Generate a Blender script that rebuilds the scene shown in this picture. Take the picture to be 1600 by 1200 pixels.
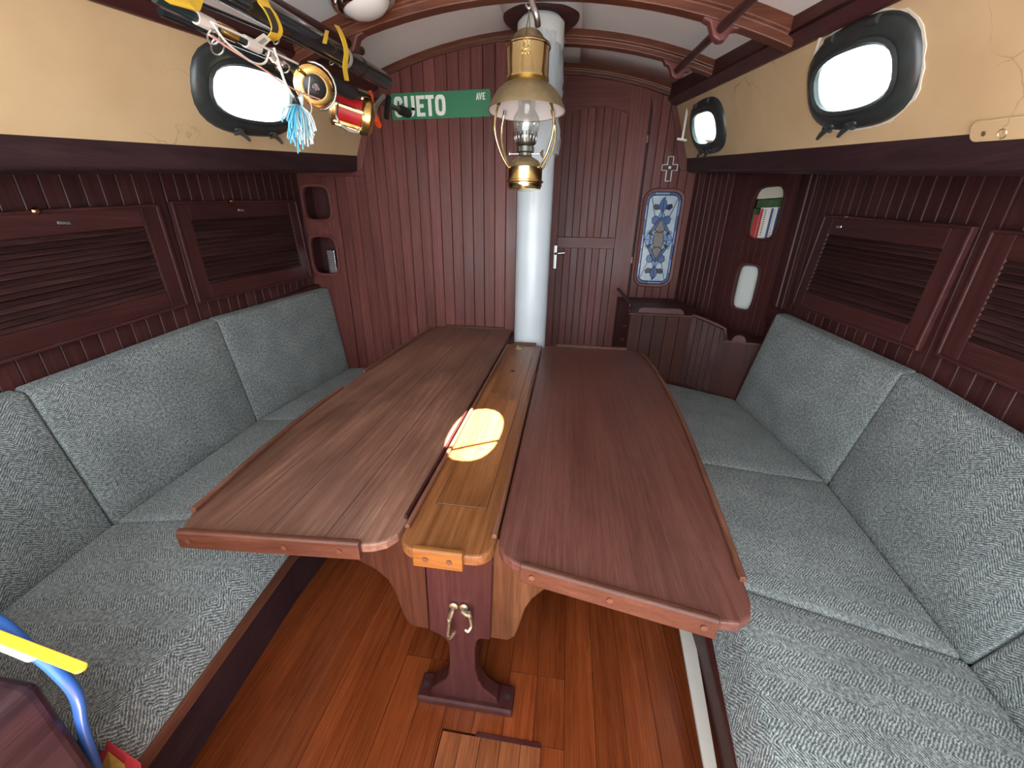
import bpy, bmesh, math, random
from mathutils import Vector, Matrix
random.seed(7)
for o in list(bpy.data.objects): bpy.data.objects.remove(o, do_unlink=True)
SC = bpy.context.scene
COL = SC.collection

# ------------------------------------------------------------------ camera
EYE = Vector((0, 0, 1.35)); FPX = 604.0
def _d(x, y): return Vector((x-800.0, y-600.0, FPX)).normalized()
_down = _d(770, 2120)
_f = _d(890, 360.2); _f = (_f - _down*_f.dot(_down)).normalized()
_x = _down.cross(_f)
if _x.x < 0: _x = -_x
ROT = Matrix((_x, _f, -_down))            # world = ROT @ camera(right, down, forward)
cam_data = bpy.data.cameras.new('camera'); cam = bpy.data.objects.new('camera', cam_data)
COL.objects.link(cam); SC.camera = cam
cam_data.sensor_width = 36.0; cam_data.lens = FPX*36.0/1600.0
cam_data.clip_start = 0.01; cam_data.clip_end = 200
_m = Matrix((( ROT[0][0], -ROT[0][1], -ROT[0][2], EYE.x),
             ( ROT[1][0], -ROT[1][1], -ROT[1][2], EYE.y),
             ( ROT[2][0], -ROT[2][1], -ROT[2][2], EYE.z), (0,0,0,1)))
cam.matrix_world = _m

# ------------------------------------------------------------------ light
world = bpy.data.worlds.new('daylight'); SC.world = world; world.use_nodes = True
bg = world.node_tree.nodes['Background']
bg.inputs[0].default_value = (0.93, 0.97, 1.0, 1); bg.inputs[1].default_value = 4.6
sun_d = bpy.data.lights.new('sun', 'SUN'); sun_d.energy = 75.0; sun_d.angle = 0.009
sun_d.color = (1.0, 0.93, 0.80)
sun = bpy.data.objects.new('sun', sun_d); COL.objects.link(sun)
SUN_TO = Vector((0.05, -0.22, 0.97)).normalized()      # direction towards the sun (aft, high)
sun.rotation_euler = SUN_TO.to_track_quat('Z', 'Y').to_euler()
SC.view_settings.view_transform = 'Standard'
try: SC.view_settings.look = 'None'
except Exception: pass
SC.view_settings.gamma = 1.0; SC.view_settings.use_curve_mapping = False
SC.view_settings.exposure = 0.75

# ------------------------------------------------------------------ measuring helpers (photo 1600x1200 -> planes of the cabin)
def ray(x, y): return ROT @ _d(x, y)
def on_z(x, y, z): r = ray(x, y); return EYE + r*((z-EYE.z)/r.z)
def on_y(x, y, Y): r = ray(x, y); return EYE + r*(Y/r.y)
def on_x(x, y, X): r = ray(x, y); return EYE + r*(X/r.x)
def on_pl(x, y, p, n): r = ray(x, y); return EYE + r*((p-EYE).dot(n)/r.dot(n))

# ------------------------------------------------------------------ materials
MATS = {}
def newmat(name):
    m = bpy.data.materials.new(name); m.use_nodes = True; MATS[name] = m
    nt = m.node_tree; return m, nt, nt.nodes['Principled BSDF']
def N(nt, t, **k):
    n = nt.nodes.new(t)
    for a, v in k.items(): setattr(n, a, v)
    return n
def setin(n, **k):
    for a, v in k.items(): n.inputs[a].default_value = v
def plain(name, col, rough=.5, metal=0.0, coat=0.0, noise=0.0, nscale=12, trans=0.0, bump=0.0, spec=None):
    m, nt, b = newmat(name)
    b.inputs['Roughness'].default_value = rough; b.inputs['Metallic'].default_value = metal
    b.inputs['Coat Weight'].default_value = coat
    if spec is not None: b.inputs['Specular IOR Level'].default_value = spec
    c = (*col, 1)
    b.inputs['Base Color'].default_value = c
    tc = N(nt, 'ShaderNodeTexCoord'); nz = N(nt, 'ShaderNodeTexNoise')
    nz.inputs['Scale'].default_value = nscale; nz.inputs['Detail'].default_value = 6
    nt.links.new(tc.outputs['Object'], nz.inputs['Vector'])
    if noise:
        mx = N(nt, 'ShaderNodeMix', data_type='RGBA')
        mx.inputs[6].default_value = tuple(x*(1-noise) for x in col)+(1,)
        mx.inputs[7].default_value = tuple(min(1, x*(1+noise)) for x in col)+(1,)
        nt.links.new(nz.outputs['Fac'], mx.inputs[0]); nt.links.new(mx.outputs[2], b.inputs['Base Color'])
    if bump:
        bp = N(nt, 'ShaderNodeBump'); bp.inputs['Strength'].default_value = bump; bp.inputs['Distance'].default_value = .004
        nt.links.new(nz.outputs['Fac'], bp.inputs['Height']); nt.links.new(bp.outputs[0], b.inputs['Normal'])
    return m
def wood(name, dark, mid, light, axis='Y', rough=.38, across=26, along=1.3, vary=.22, blotch=.25, coat=0.0, spec=.32):
    m, nt, b = newmat(name); L = nt.links.new
    tc = N(nt, 'ShaderNodeTexCoord'); oi = N(nt, 'ShaderNodeObjectInfo')
    mul = N(nt, 'ShaderNodeMath', operation='MULTIPLY'); mul.inputs[1].default_value = 31.0
    L(oi.outputs['Random'], mul.inputs[0])
    cmb = N(nt, 'ShaderNodeCombineXYZ')
    for i in range(3): L(mul.outputs[0], cmb.inputs[i])
    add = N(nt, 'ShaderNodeVectorMath', operation='ADD'); L(tc.outputs['Object'], add.inputs[0]); L(cmb.outputs[0], add.inputs[1])
    def grain(al, ac, detail, rgh=.6):
        mp = N(nt, 'ShaderNodeMapping'); s = [ac]*3; s['XYZ'.index(axis)] = al
        mp.inputs['Scale'].default_value = s; L(add.outputs[0], mp.inputs['Vector'])
        z = N(nt, 'ShaderNodeTexNoise'); z.inputs['Scale'].default_value = 1; z.inputs['Detail'].default_value = detail
        z.inputs['Roughness'].default_value = rgh; z.inputs['Distortion'].default_value = .4
        L(mp.outputs[0], z.inputs['Vector']); return z
    g1 = grain(along, across, 6, .62); g2 = grain(along*7, across*9, 3, .6)
    bl = grain(1.6, 3.2, 4, .6)
    rp = N(nt, 'ShaderNodeValToRGB'); e = rp.color_ramp.elements
    e[0].position = .28; e[0].color = (*dark, 1); e[1].position = .74; e[1].color = (*light, 1)
    k = e.new(.5); k.color = (*mid, 1); L(g1.outputs['Fac'], rp.inputs[0])
    # pores
    pr = N(nt, 'ShaderNodeMapRange'); setin(pr, **{'From Min': .38, 'From Max': .55, 'To Min': .72, 'To Max': 1.0}); L(g2.outputs['Fac'], pr.inputs[0])
    br = N(nt, 'ShaderNodeMapRange'); setin(br, **{'From Min': .3, 'From Max': .7, 'To Min': 1-blotch, 'To Max': 1+blotch}); L(bl.outputs['Fac'], br.inputs[0])
    vr = N(nt, 'ShaderNodeMapRange'); setin(vr, **{'To Min': 1-vary, 'To Max': 1+vary}); L(oi.outputs['Random'], vr.inputs[0])
    m1 = N(nt, 'ShaderNodeMath', operation='MULTIPLY'); L(pr.outputs[0], m1.inputs[0]); L(br.outputs[0], m1.inputs[1])
    m2 = N(nt, 'ShaderNodeMath', operation='MULTIPLY'); L(m1.outputs[0], m2.inputs[0]); L(vr.outputs[0], m2.inputs[1])
    sc = N(nt, 'ShaderNodeVectorMath', operation='SCALE'); L(rp.outputs[0], sc.inputs[0]); L(m2.outputs[0], sc.inputs['Scale'])
    L(sc.outputs[0], b.inputs['Base Color'])
    b.inputs['Roughness'].default_value = rough; b.inputs['Coat Weight'].default_value = coat; b.inputs['Coat Roughness'].default_value = .25
    b.inputs['Specular IOR Level'].default_value = spec
    rr = N(nt, 'ShaderNodeMapRange'); setin(rr, **{'From Min': .3, 'From Max': .7, 'To Min': rough*.8, 'To Max': rough*1.25}); L(bl.outputs['Fac'], rr.inputs[0]); L(rr.outputs[0], b.inputs['Roughness'])
    bp = N(nt, 'ShaderNodeBump'); bp.inputs['Strength'].default_value = .12; bp.inputs['Distance'].default_value = .002
    L(g2.outputs['Fac'], bp.inputs['Height']); L(bp.outputs[0], b.inputs['Normal'])
    return m
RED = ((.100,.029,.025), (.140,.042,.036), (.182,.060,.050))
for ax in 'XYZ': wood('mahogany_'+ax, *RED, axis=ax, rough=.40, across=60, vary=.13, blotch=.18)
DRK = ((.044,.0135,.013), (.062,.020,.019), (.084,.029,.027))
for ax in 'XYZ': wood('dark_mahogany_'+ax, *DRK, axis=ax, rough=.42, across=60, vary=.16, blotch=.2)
wood('dark_edge_Y', (.024,.011,.014), (.040,.018,.022), (.060,.028,.030), axis='Y', rough=.45)
wood('table_Y', (.115,.052,.034), (.165,.082,.056), (.235,.132,.095), axis='Y', rough=.36, across=85, along=2.2, vary=.05, blotch=.42)  # pale tone carries the light haze on the port leaf; blotches are wear
wood('table_dark_Y', (.072,.026,.019), (.100,.037,.028), (.130,.053,.041), axis='Y', rough=.36, across=95, along=2.2, vary=.05, blotch=.22)
wood('table_orange_Y', (.13,.046,.012), (.185,.070,.022), (.24,.105,.04), axis='Y', rough=.34, across=60, vary=.08, blotch=.40)
wood('fiddle_Y', (.080,.029,.017), (.122,.048,.029), (.17,.074,.047), axis='Y', rough=.36, vary=.2)
wood('fiddle_X', (.058,.018,.010), (.082,.027,.015), (.110,.040,.023), axis='X', rough=.36, vary=.12, across=60)
wood('orange_X', (.14,.048,.008), (.20,.072,.012), (.25,.10,.02), axis='X', rough=.34, vary=.05)
wood('post_Z', (.032,.008,.008), (.046,.012,.0115), (.062,.019,.017), axis='Z', spec=.25, rough=.36, vary=.05, blotch=.15)
wood('knee_Z', (.042,.012,.006), (.060,.018,.009), (.082,.027,.014), axis='Z', rough=.42, vary=.1, across=60, spec=.22)
wood('knee_light_Z', (.052,.017,.006), (.086,.031,.012), (.130,.055,.023), axis='Z', spec=.22, rough=.42, vary=.05, across=22)
wood('floor_Y', (.105,.021,.006), (.145,.032,.009), (.185,.047,.015), axis='Y', rough=.22, across=40, vary=.14, blotch=.25, coat=.35)
wood('hatch_Y', (.125,.036,.014), (.185,.058,.022), (.24,.085,.034), axis='Y', rough=.26, across=22, vary=.14, coat=.2)
wood('beam_X', (.078,.021,.009), (.118,.035,.016), (.160,.055,.027), axis='X', rough=.34, vary=.08)
plain('plug', (.10,.035,.020), .4)
plain('groove', (.018,.008,.007), .7)
plain('black_gap', (.008,.006,.006), .8)
plain('bronze', (.045,.055,.055), .34, .35, noise=.35, nscale=30)
plain('bronze_nut', (.20,.21,.19), .35, .8, noise=.3, nscale=60)
plain('reveal', (.62,.80,.80), .35, noise=.3, nscale=25)
plain('white_paint', (.87,.86,.83), .5, noise=.06, nscale=5)
plain('strip_white', (.68,.65,.58), .5, noise=.08, nscale=8)
plain('mast_paint', (.56,.63,.68), .32, noise=.10, nscale=7, coat=.2)
plain('chrome', (.72,.72,.72), .12, 1.0)
plain('steel', (.55,.55,.54), .3, 1.0, noise=.15, nscale=40)
plain('brass', (.74,.58,.28), .16, 1.0, noise=.12, nscale=25)
plain('brass_dull', (.42,.35,.20), .36, .85, noise=.25, nscale=30)
plain('brass_old', (.40,.37,.26), .35, .9, noise=.25, nscale=60)
plain('copper', (.55,.27,.14), .25, 1.0)
plain('enamel_white', (.78,.72,.68), .35)
plain('burner', (.16,.16,.14), .3, .9)
plain('black_plastic', (.012,.013,.014), .32)
plain('rod_black', (.010,.014,.017), .22, coat=.5)
plain('rod_green', (.016,.032,.034), .20, coat=.5)
plain('grip_foam', (.015,.015,.016), .8)
plain('gold', (.78,.50,.16), .22, 1.0)
plain('gold_pale', (.85,.66,.30), .25, 1.0)
plain('red_line', (.48,.012,.016), .45)
plain('orange_plastic', (.90,.10,.012), .45)
plain('yellow_strap', (.72,.47,.030), .65, noise=.15, nscale=50)
plain('strap_label', (.035,.035,.02), .6)
plain('paper_tag', (.70,.66,.56), .7, noise=.15, nscale=200)
plain('nylon', (.75,.72,.66), .5)
plain('pink_line', (.80,.42,.32), .5)
plain('lure_blue', (.12,.50,.74), .4)
plain('lure_white', (.70,.82,.82), .4)
plain('sign_green', (.030,.19,.090), .45, noise=.08, nscale=10)
plain('sign_white', (.80,.84,.74), .5)
plain('rope_white', (.75,.70,.62), .8)
plain('blue_hose', (.030,.12,.42), .35)
plain('yellow_plastic', (.90,.52,.04), .40)
plain('white_plastic', (.74,.74,.70), .4)
plain('jug_white', (.62,.68,.66), .35)
plain('red_paper', (.62,.06,.08), .5, noise=.3, nscale=60)
plain('ochre_paper', (.62,.36,.08), .5, noise=.2, nscale=80)
plain('grey_plastic', (.42,.42,.38), .45)
plain('book_red', (.42,.05,.05), .55); plain('book_white', (.75,.75,.72), .55); plain('book_blue', (.05,.10,.25), .5)
plain('book_green', (.05,.10,.045), .6, noise=.5, nscale=30); plain('book_cream', (.55,.52,.42), .6)
plain('lead', (.035,.045,.06), .4, .6)
plain('pane_white', (.42,.52,.60), .18, noise=.25, nscale=18, bump=.3, coat=.3)
plain('pane_blue', (.055,.12,.30), .18, noise=.35, nscale=22, bump=.3, coat=.3)
plain('pane_light_blue', (.17,.30,.58), .18, noise=.25, nscale=22, coat=.3)
plain('pane_dark_blue', (.018,.03,.075), .18, noise=.3, nscale=22, coat=.3)
plain('pane_brown', (.16,.14,.12), .3, noise=.6, nscale=90, bump=.4)
plain('chip', (.70,.66,.56), .8, noise=.25, nscale=40, bump=.6)

def glassy(name, tint, gl=.08, rough=.03):
    m, nt, b = newmat(name); nt.nodes.remove(b); out = nt.nodes['Material Output']
    t = N(nt, 'ShaderNodeBsdfTransparent'); t.inputs[0].default_value = (*tint, 1)
    g = N(nt, 'ShaderNodeBsdfGlossy'); g.inputs['Roughness'].default_value = rough
    fr = N(nt, 'ShaderNodeLayerWeight'); fr.inputs[0].default_value = .25
    mr = N(nt, 'ShaderNodeMapRange'); setin(mr, **{'To Min': gl, 'To Max': .7}); nt.links.new(fr.outputs['Facing'], mr.inputs[0])
    mx = N(nt, 'ShaderNodeMixShader'); nt.links.new(mr.outputs[0], mx.inputs[0]); nt.links.new(t.outputs[0], mx.inputs[1]); nt.links.new(g.outputs[0], mx.inputs[2])
    nt.links.new(mx.outputs[0], out.inputs[0]); return m
glassy('pane_glass', (.90,.97,.97)); glassy('lamp_glass', (.93,.94,.93), .10); 
def film():
    m, nt, b = newmat('plastic_film'); out = nt.nodes['Material Output']; L = nt.links.new
    b.inputs['Base Color'].default_value = (.75,.80,.82,1); b.inputs['Roughness'].default_value = .12
    t = N(nt, 'ShaderNodeBsdfTransparent'); mx = N(nt, 'ShaderNodeMixShader'); mx.inputs[0].default_value = .38
    L(t.outputs[0], mx.inputs[1]); L(b.outputs[0], mx.inputs[2]); L(mx.outputs[0], out.inputs[0])
film()
wood('slat_Y', (.026,.011,.010), (.042,.018,.017), (.062,.028,.025), axis='Y', rough=.42, across=60, vary=.2, spec=.22)
wood('cabinet_Z', (.024,.006,.004), (.038,.010,.0065), (.054,.016,.011), axis='Z', rough=.5, across=50, vary=.12, spec=.2)  # colour darkened for the table's shadow on the corner cabinet

def fabric():
    m, nt, b = newmat('tweed'); L = nt.links.new
    uv = N(nt, 'ShaderNodeUVMap'); uv.uv_map = 'UVMap'
    oi = N(nt, 'ShaderNodeObjectInfo')
    nzv = N(nt, 'ShaderNodeTexNoise'); nzv.inputs['Scale'].default_value = 55; L(uv.outputs[0], nzv.inputs['Vector'])
    wob = N(nt, 'ShaderNodeVectorMath', operation='SCALE'); wob.inputs['Scale'].default_value = .010; L(nzv.outputs['Color'], wob.inputs[0])
    va = N(nt, 'ShaderNodeVectorMath', operation='ADD'); L(uv.outputs[0], va.inputs[0]); L(wob.outputs[0], va.inputs[1])
    sp = N(nt, 'ShaderNodeSeparateXYZ'); L(va.outputs[0], sp.inputs[0])
    def M(op, a, bb):
        n = N(nt, 'ShaderNodeMath', operation=op)
        for i, v in enumerate((a, bb)):
            if v is None: continue
            if isinstance(v, (int, float)): n.inputs[i].default_value = v
            else: L(v, n.inputs[i])
        return n.outputs[0]
    n4 = N(nt, 'ShaderNodeTexNoise'); n4.inputs['Scale'].default_value = 95; n4.inputs['Detail'].default_value = 4; n4.inputs['Roughness'].default_value = .7; L(uv.outputs[0], n4.inputs['Vector'])
    n4r = N(nt, 'ShaderNodeMapRange'); setin(n4r, **{'From Min': .34, 'From Max': .66}); L(n4.outputs['Fac'], n4r.inputs[0])
    pp = M('PINGPONG', sp.outputs[0], .045)
    ph = M('ADD', sp.outputs[1], M('MULTIPLY', pp, .9))
    s = M('SINE', M('MULTIPLY', ph, 2*math.pi/.0085), None)
    s = M('MULTIPLY_ADD', s, .5); nt.nodes[-1].inputs[2].default_value = .5
    n2 = N(nt, 'ShaderNodeTexNoise'); n2.inputs['Scale'].default_value = 330; n2.inputs['Detail'].default_value = 3; L(uv.outputs[0], n2.inputs['Vector'])
    n3 = N(nt, 'ShaderNodeTexNoise'); n3.inputs['Scale'].default_value = 6; n3.inputs['Detail'].default_value = 3; L(uv.outputs[0], n3.inputs['Vector'])
    nn = N(nt, 'ShaderNodeMapRange'); setin(nn, **{'From Min': .33, 'From Max': .67}); L(n2.outputs['Fac'], nn.inputs[0])
    f = M('ADD', M('ADD', M('MULTIPLY', s, .38), M('MULTIPLY', nn.outputs[0], .36)), M('MULTIPLY', n4r.outputs[0], .38))
    rp = N(nt, 'ShaderNodeValToRGB'); e = rp.color_ramp.elements
    e[0].position = .12; e[0].color = (.026,.036,.037, 1); e[1].position = .95; e[1].color = (.47,.53,.53, 1)
    k = e.new(.5); k.color = (.122,.144,.148, 1); L(f, rp.inputs[0])
    mr = N(nt, 'ShaderNodeMapRange'); setin(mr, **{'From Min': .3, 'From Max': .7, 'To Min': .86, 'To Max': 1.14}); L(n3.outputs['Fac'], mr.inputs[0])
    sc = N(nt, 'ShaderNodeVectorMath', operation='SCALE'); L(rp.outputs[0], sc.inputs[0]); L(mr.outputs[0], sc.inputs['Scale'])
    L(sc.outputs[0], b.inputs['Base Color']); b.inputs['Roughness'].default_value = .9
    b.inputs['Specular IOR Level'].default_value = .15
    b.inputs['Sheen Weight'].default_value = .05
    bp = N(nt, 'ShaderNodeBump'); bp.inputs['Strength'].default_value = .5; bp.inputs['Distance'].default_value = .003
    L(f, bp.inputs['Height']); L(bp.outputs[0], b.inputs['Normal'])
fabric()
def cream():
    m, nt, b = newmat('cream_paint'); L = nt.links.new
    tc = N(nt, 'ShaderNodeTexCoord')
    n1 = N(nt, 'ShaderNodeTexNoise'); n1.inputs['Scale'].default_value = 3.5; n1.inputs['Detail'].default_value = 6; L(tc.outputs['Object'], n1.inputs['Vector'])
    rp = N(nt, 'ShaderNodeValToRGB'); e = rp.color_ramp.elements
    e[0].position = .3; e[0].color = (.56,.40,.22,1); e[1].position = .7; e[1].color = (.66,.50,.29,1); L(n1.outputs['Fac'], rp.inputs[0])
    # old hairline cracks
    n2 = N(nt, 'ShaderNodeTexNoise'); n2.inputs['Scale'].default_value = 6; n2.inputs['Detail'].default_value = 5; L(tc.outputs['Object'], n2.inputs['Vector'])
    mix = N(nt, 'ShaderNodeMix', data_type='RGBA'); mix.inputs[0].default_value = .12; L(tc.outputs['Object'], mix.inputs[6]); L(n2.outputs['Color'], mix.inputs[7])
    vo = N(nt, 'ShaderNodeTexVoronoi', feature='DISTANCE_TO_EDGE'); vo.inputs['Scale'].default_value = 5.5; L(mix.outputs[2], vo.inputs['Vector'])
    lt = N(nt, 'ShaderNodeMapRange'); setin(lt, **{'From Min': 0.0, 'From Max': .012, 'To Min': 1.0, 'To Max': 0.0}); L(vo.outputs['Distance'], lt.inputs[0])
    n3 = N(nt, 'ShaderNodeTexNoise'); n3.inputs['Scale'].default_value = 2.2; L(tc.outputs['Object'], n3.inputs['Vector'])
    mk = N(nt, 'ShaderNodeMapRange'); setin(mk, **{'From Min': .56, 'From Max': .64}); L(n3.outputs['Fac'], mk.inputs[0])
    mu = N(nt, 'ShaderNodeMath', operation='MULTIPLY'); L(lt.outputs[0], mu.inputs[0]); L(mk.outputs[0], mu.inputs[1])
    mu2 = N(nt, 'ShaderNodeMath', operation='MULTIPLY'); L(mu.outputs[0], mu2.inputs[0]); mu2.inputs[1].default_value = .55
    mx = N(nt, 'ShaderNodeMix', data_type='RGBA'); mx.inputs[7].default_value = (.22,.13,.06,1); L(mu2.outputs[0], mx.inputs[0]); L(rp.outputs[0], mx.inputs[6])
    L(mx.outputs[2], b.inputs['Base Color']); b.inputs['Roughness'].default_value = .55
    bp = N(nt, 'ShaderNodeBump'); bp.inputs['Strength'].default_value = .15; bp.inputs['Distance'].default_value = .01; L(n1.outputs['Fac'], bp.inputs['Height']); L(bp.outputs[0], b.inputs['Normal'])
cream()

# ------------------------------------------------------------------ mesh helpers
class MB:
    def __init__(s): s.v = []; s.f = []
    def add(s, vs, fs):
        k = len(s.v); s.v += [tuple(p) for p in vs]; s.f += [tuple(i+k for i in f) for f in fs]; return s
    def box(s, a, b):
        x0,y0,z0 = a; x1,y1,z1 = b
        return s.add([(x0,y0,z0),(x1,y0,z0),(x1,y1,z0),(x0,y1,z0),(x0,y0,z1),(x1,y0,z1),(x1,y1,z1),(x0,y1,z1)],
                     [(0,3,2,1),(4,5,6,7),(0,1,5,4),(1,2,6,5),(2,3,7,6),(3,0,4,7)])
    def hexa(s, c):       # 8 corners: bottom 4 (ccw seen from above), top 4
        return s.add(c, [(0,3,2,1),(4,5,6,7),(0,1,5,4),(1,2,6,5),(2,3,7,6),(3,0,4,7)])
    def loft(s, secs, caps=True, closed=True, ring=False):
        n = len(secs[0]); vs = [p for q in secs for p in q]; fs = []
        m = len(secs)
        for i in range(m if ring else m-1):
            a = i*n; b = ((i+1) % m)*n
            for j in range(n if closed else n-1):
                k = (j+1) % n; fs.append((a+j, a+k, b+k, b+j))
        if caps and closed and not ring: fs += [tuple(range(n-1,-1,-1)), tuple((m-1)*n+i for i in range(n))]
        return s.add(vs, fs)
    def prism(s, poly, off):     # poly: list of 3d points, off: extrusion vector
        off = Vector(off); a = [Vector(p) for p in poly]
        return s.loft([a, [p+off for p in a]])
    def tube(s, path, r, n=8, caps=True):
        path = [Vector(p) for p in path]; secs = []
        prev = None
        for i, p in enumerate(path):
            t = (path[min(i+1, len(path)-1)]-path[max(i-1, 0)]).normalized()
            if prev is None:
                u = t.orthogonal().normalized()
            else:
                u = (prev - t*prev.dot(t)); u = u.normalized() if u.length > 1e-6 else t.orthogonal().normalized()
            prev = u; w = t.cross(u)
            rr = r[i] if isinstance(r, (list, tuple)) else r
            secs.append([p+(u*math.cos(a)+w*math.sin(a))*rr for a in (2*math.pi*k/n for k in range(n))])
        return s.loft(secs, caps)
    def lathe(s, prof, n=24, c=(0,0,0), axis=(0,0,1), caps=True):
        ax = Vector(axis).normalized(); u = ax.orthogonal().normalized(); w = ax.cross(u); c = Vector(c)
        return s.loft([[c+ax*h+(u*math.cos(a)+w*math.sin(a))*max(r, 1e-4) for a in (2*math.pi*k/n for k in range(n))] for r, h in prof], caps)
    def ring2(s, outer, inner, off):    # flat ring between two equal loops, extruded
        off = Vector(off); o = [Vector(p) for p in outer]; i = [Vector(p) for p in inner]
        return s.loft([[p for p in q] for q in (o, i, [p+off for p in i], [p+off for p in o])], caps=False, ring=True)
    def make(s, name, mat, parent=None, smooth=False, bevel=0.0, seg=2, origin=None):
        me = bpy.data.meshes.new(name)
        o0 = Vector(origin) if origin is not None else Vector((0,0,0))
        me.from_pydata([tuple(Vector(p)-o0) for p in s.v], [], s.f); me.update()
        b = bmesh.new(); b.from_mesh(me); bmesh.ops.recalc_face_normals(b, faces=b.faces); b.to_mesh(me); b.free()
        me.materials.append(MATS[mat])
        o = bpy.data.objects.new(name, me); COL.objects.link(o); o.location = o0
        if parent is not None:
            o.parent = parent; o.matrix_parent_inverse = Matrix.Translation(-Vector(parent.location))
        if smooth:
            for p in me.polygons: p.use_smooth = True
            if smooth == 'auto': me.set_sharp_from_angle(angle=math.radians(40))
        if bevel:
            md = o.modifiers.new('bevel', 'BEVEL'); md.width = bevel; md.segments = seg; md.limit_method = 'ANGLE'; md.angle_limit = math.radians(40)
        return o
def tag(o, label, cat, group=None):
    o['label'] = label; o['category'] = cat
    if group: o['group'] = group
    return o
def thing(name, loc, label, cat, group=None):
    o = bpy.data.objects.new(name, None); COL.objects.link(o); o.location = loc; o.empty_display_size = .05
    return tag(o, label, cat, group)
def struct(o): o['kind'] = 'structure'; return o
def sup(a, b, n, th):
    c, s = math.cos(th), math.sin(th)
    r = (abs(c/a)**n + abs(s/b)**n)**(-1.0/n); return (r*c, r*s)
def sup_loop(a, b, n, k=40): return [sup(a, b, n, 2*math.pi*i/k) for i in range(k)]
def cell(x0, x1, y0, y1, cx, cy, a, b, n, k=40):
    """angles-matched loops: rectangle boundary and superellipse hole"""
    ths = [2*math.pi*i/k for i in range(k)]
    for X in (x0, x1):
        for Y in (y0, y1): ths.append(math.atan2(Y-cy, X-cx) % (2*math.pi))
    ths = sorted(set(round(t, 5) for t in ths)); out = []; inn = []
    for t in ths:
        c, s = math.cos(t), math.sin(t); best = 1e9
        for lim, d in ((x1-cx, c), (x0-cx, c), (y1-cy, s), (y0-cy, s)):
            if abs(d) > 1e-9 and lim/d > 0: best = min(best, lim/d)
        out.append((cx+c*best, cy+s*best)); p = sup(a, b, n, t); inn.append((cx+p[0], cy+p[1]))
    return out, inn
def cushion(name, c, r, bulge, group=None, label=None):
    """c[u][v][w] corners; w is the thickness axis"""
    P = {(i,j,k): Vector(c[i][j][k]) for i in (0,1) for j in (0,1) for k in (0,1)}
    def ln(ax):
        t = 0
        for i in (0,1):
            for j in (0,1):
                a = [i,j]; a.insert(ax, 0); b = [i,j]; b.insert(ax, 1); t += (P[tuple(b)]-P[tuple(a)]).length
        return t/4
    h = [ln(i)/2 for i in range(3)]
    r = min(r, h[2]*.95)
    def steps(H):
        e = r/H; m = max(3, int(H*2/.07)); mid = [-(1-e)+2*(1-e)*i/m for i in range(m+1)]
        return [-1, -1+e*.25, -1+e*.55] + mid + [1-e*.55, 1-e*.25, 1]
    S = [steps(x) for x in h]
    def pos(p):
        q = [p[i]*h[i] for i in range(3)]; inn = [max(-(h[i]-r), min(h[i]-r, q[i])) for i in range(3)]
        d = Vector([q[i]-inn[i] for i in range(3)])
        if d.length > 1e-9:
            d = d.normalized()*r
        q = [inn[i]+d[i] for i in range(3)]
        k = bulge*(1-p[0]**2)*(1-p[1]**2); q[2] += k*(1 if p[2] > 0 else -1)*abs(p[2])
        t = [q[i]/h[i]*.5+.5 for i in range(3)]; o = Vector((0,0,0))
        for key, v in P.items():
            w = 1
            for i in range(3): w *= t[i] if key[i] else 1-t[i]
            o += v*w
        return o
    bm = bmesh.new(); uvl = bm.loops.layers.uv.new('UVMap')
    off = random.random()*3
    for ax in range(3):
        a, b = [i for i in range(3) if i != ax]
        for sgn in (-1, 1):
            g = []
            for x in S[a]:
                row = []
                for y in S[b]:
                    p = [0,0,0]; p[ax] = sgn; p[a] = x; p[b] = y
                    uv = [p[i]*h[i] for i in range(3)]
                    u2 = (uv[0], uv[1]) if ax == 2 else ((uv[2]+h[0], uv[1]) if ax == 0 else (uv[0], uv[2]+h[1]))
                    row.append((bm.verts.new(pos(p)), (u2[0]+off, u2[1]+off)))
                g.append(row)
            for i in range(len(g)-1):
                for j in range(len(g[0])-1):
                    q = [g[i][j], g[i+1][j], g[i+1][j+1], g[i][j+1]]
                    f = bm.faces.new([t[0] for t in q]); f.smooth = True
                    for l, t in zip(f.loops, q): l[uvl].uv = t[1]
    bmesh.ops.remove_doubles(bm, verts=bm.verts, dist=1e-5)
    bmesh.ops.recalc_face_normals(bm, faces=bm.faces)
    me = bpy.data.meshes.new(name); bm.to_mesh(me); bm.free(); me.materials.append(MATS['tweed'])
    o = bpy.data.objects.new(name, me); COL.objects.link(o)
    if label: tag(o, label, 'cushion', group)
    return o
def bez(pts, k=8):
    """Catmull-Rom through points"""
    pts = [Vector(p) for p in pts]; out = []
    for i in range(len(pts)-1):
        p0 = pts[max(i-1,0)]; p1 = pts[i]; p2 = pts[i+1]; p3 = pts[min(i+2, len(pts)-1)]
        for j in range(k):
            t = j/k; out.append(.5*((2*p1)+(p2-p0)*t+(2*p0-5*p1+4*p2-p3)*t*t+(3*p1-p0-3*p2+p3)*t**3))
    return out+[pts[-1]]

# ================================================================== THE CABIN
XC = -0.243; YB = 2.763; YD = 3.60; YA = -0.85; XP = -1.88; XS = 1.397
def wl(Y): return 1.17+.08*(YB-Y)               # half width at the foot of the coach-house side
def zl(Y): return 1.5885+.127*(Y-1.08)
def wu(Y): return .99+.075*(3.6-Y)              # half width at its top
def zu(Y): return 2.242+.13*(Y-3.6)
def zceil(X, Y): return 2.41+.13*(Y-YB)-.18*(X-XC)**2

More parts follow.
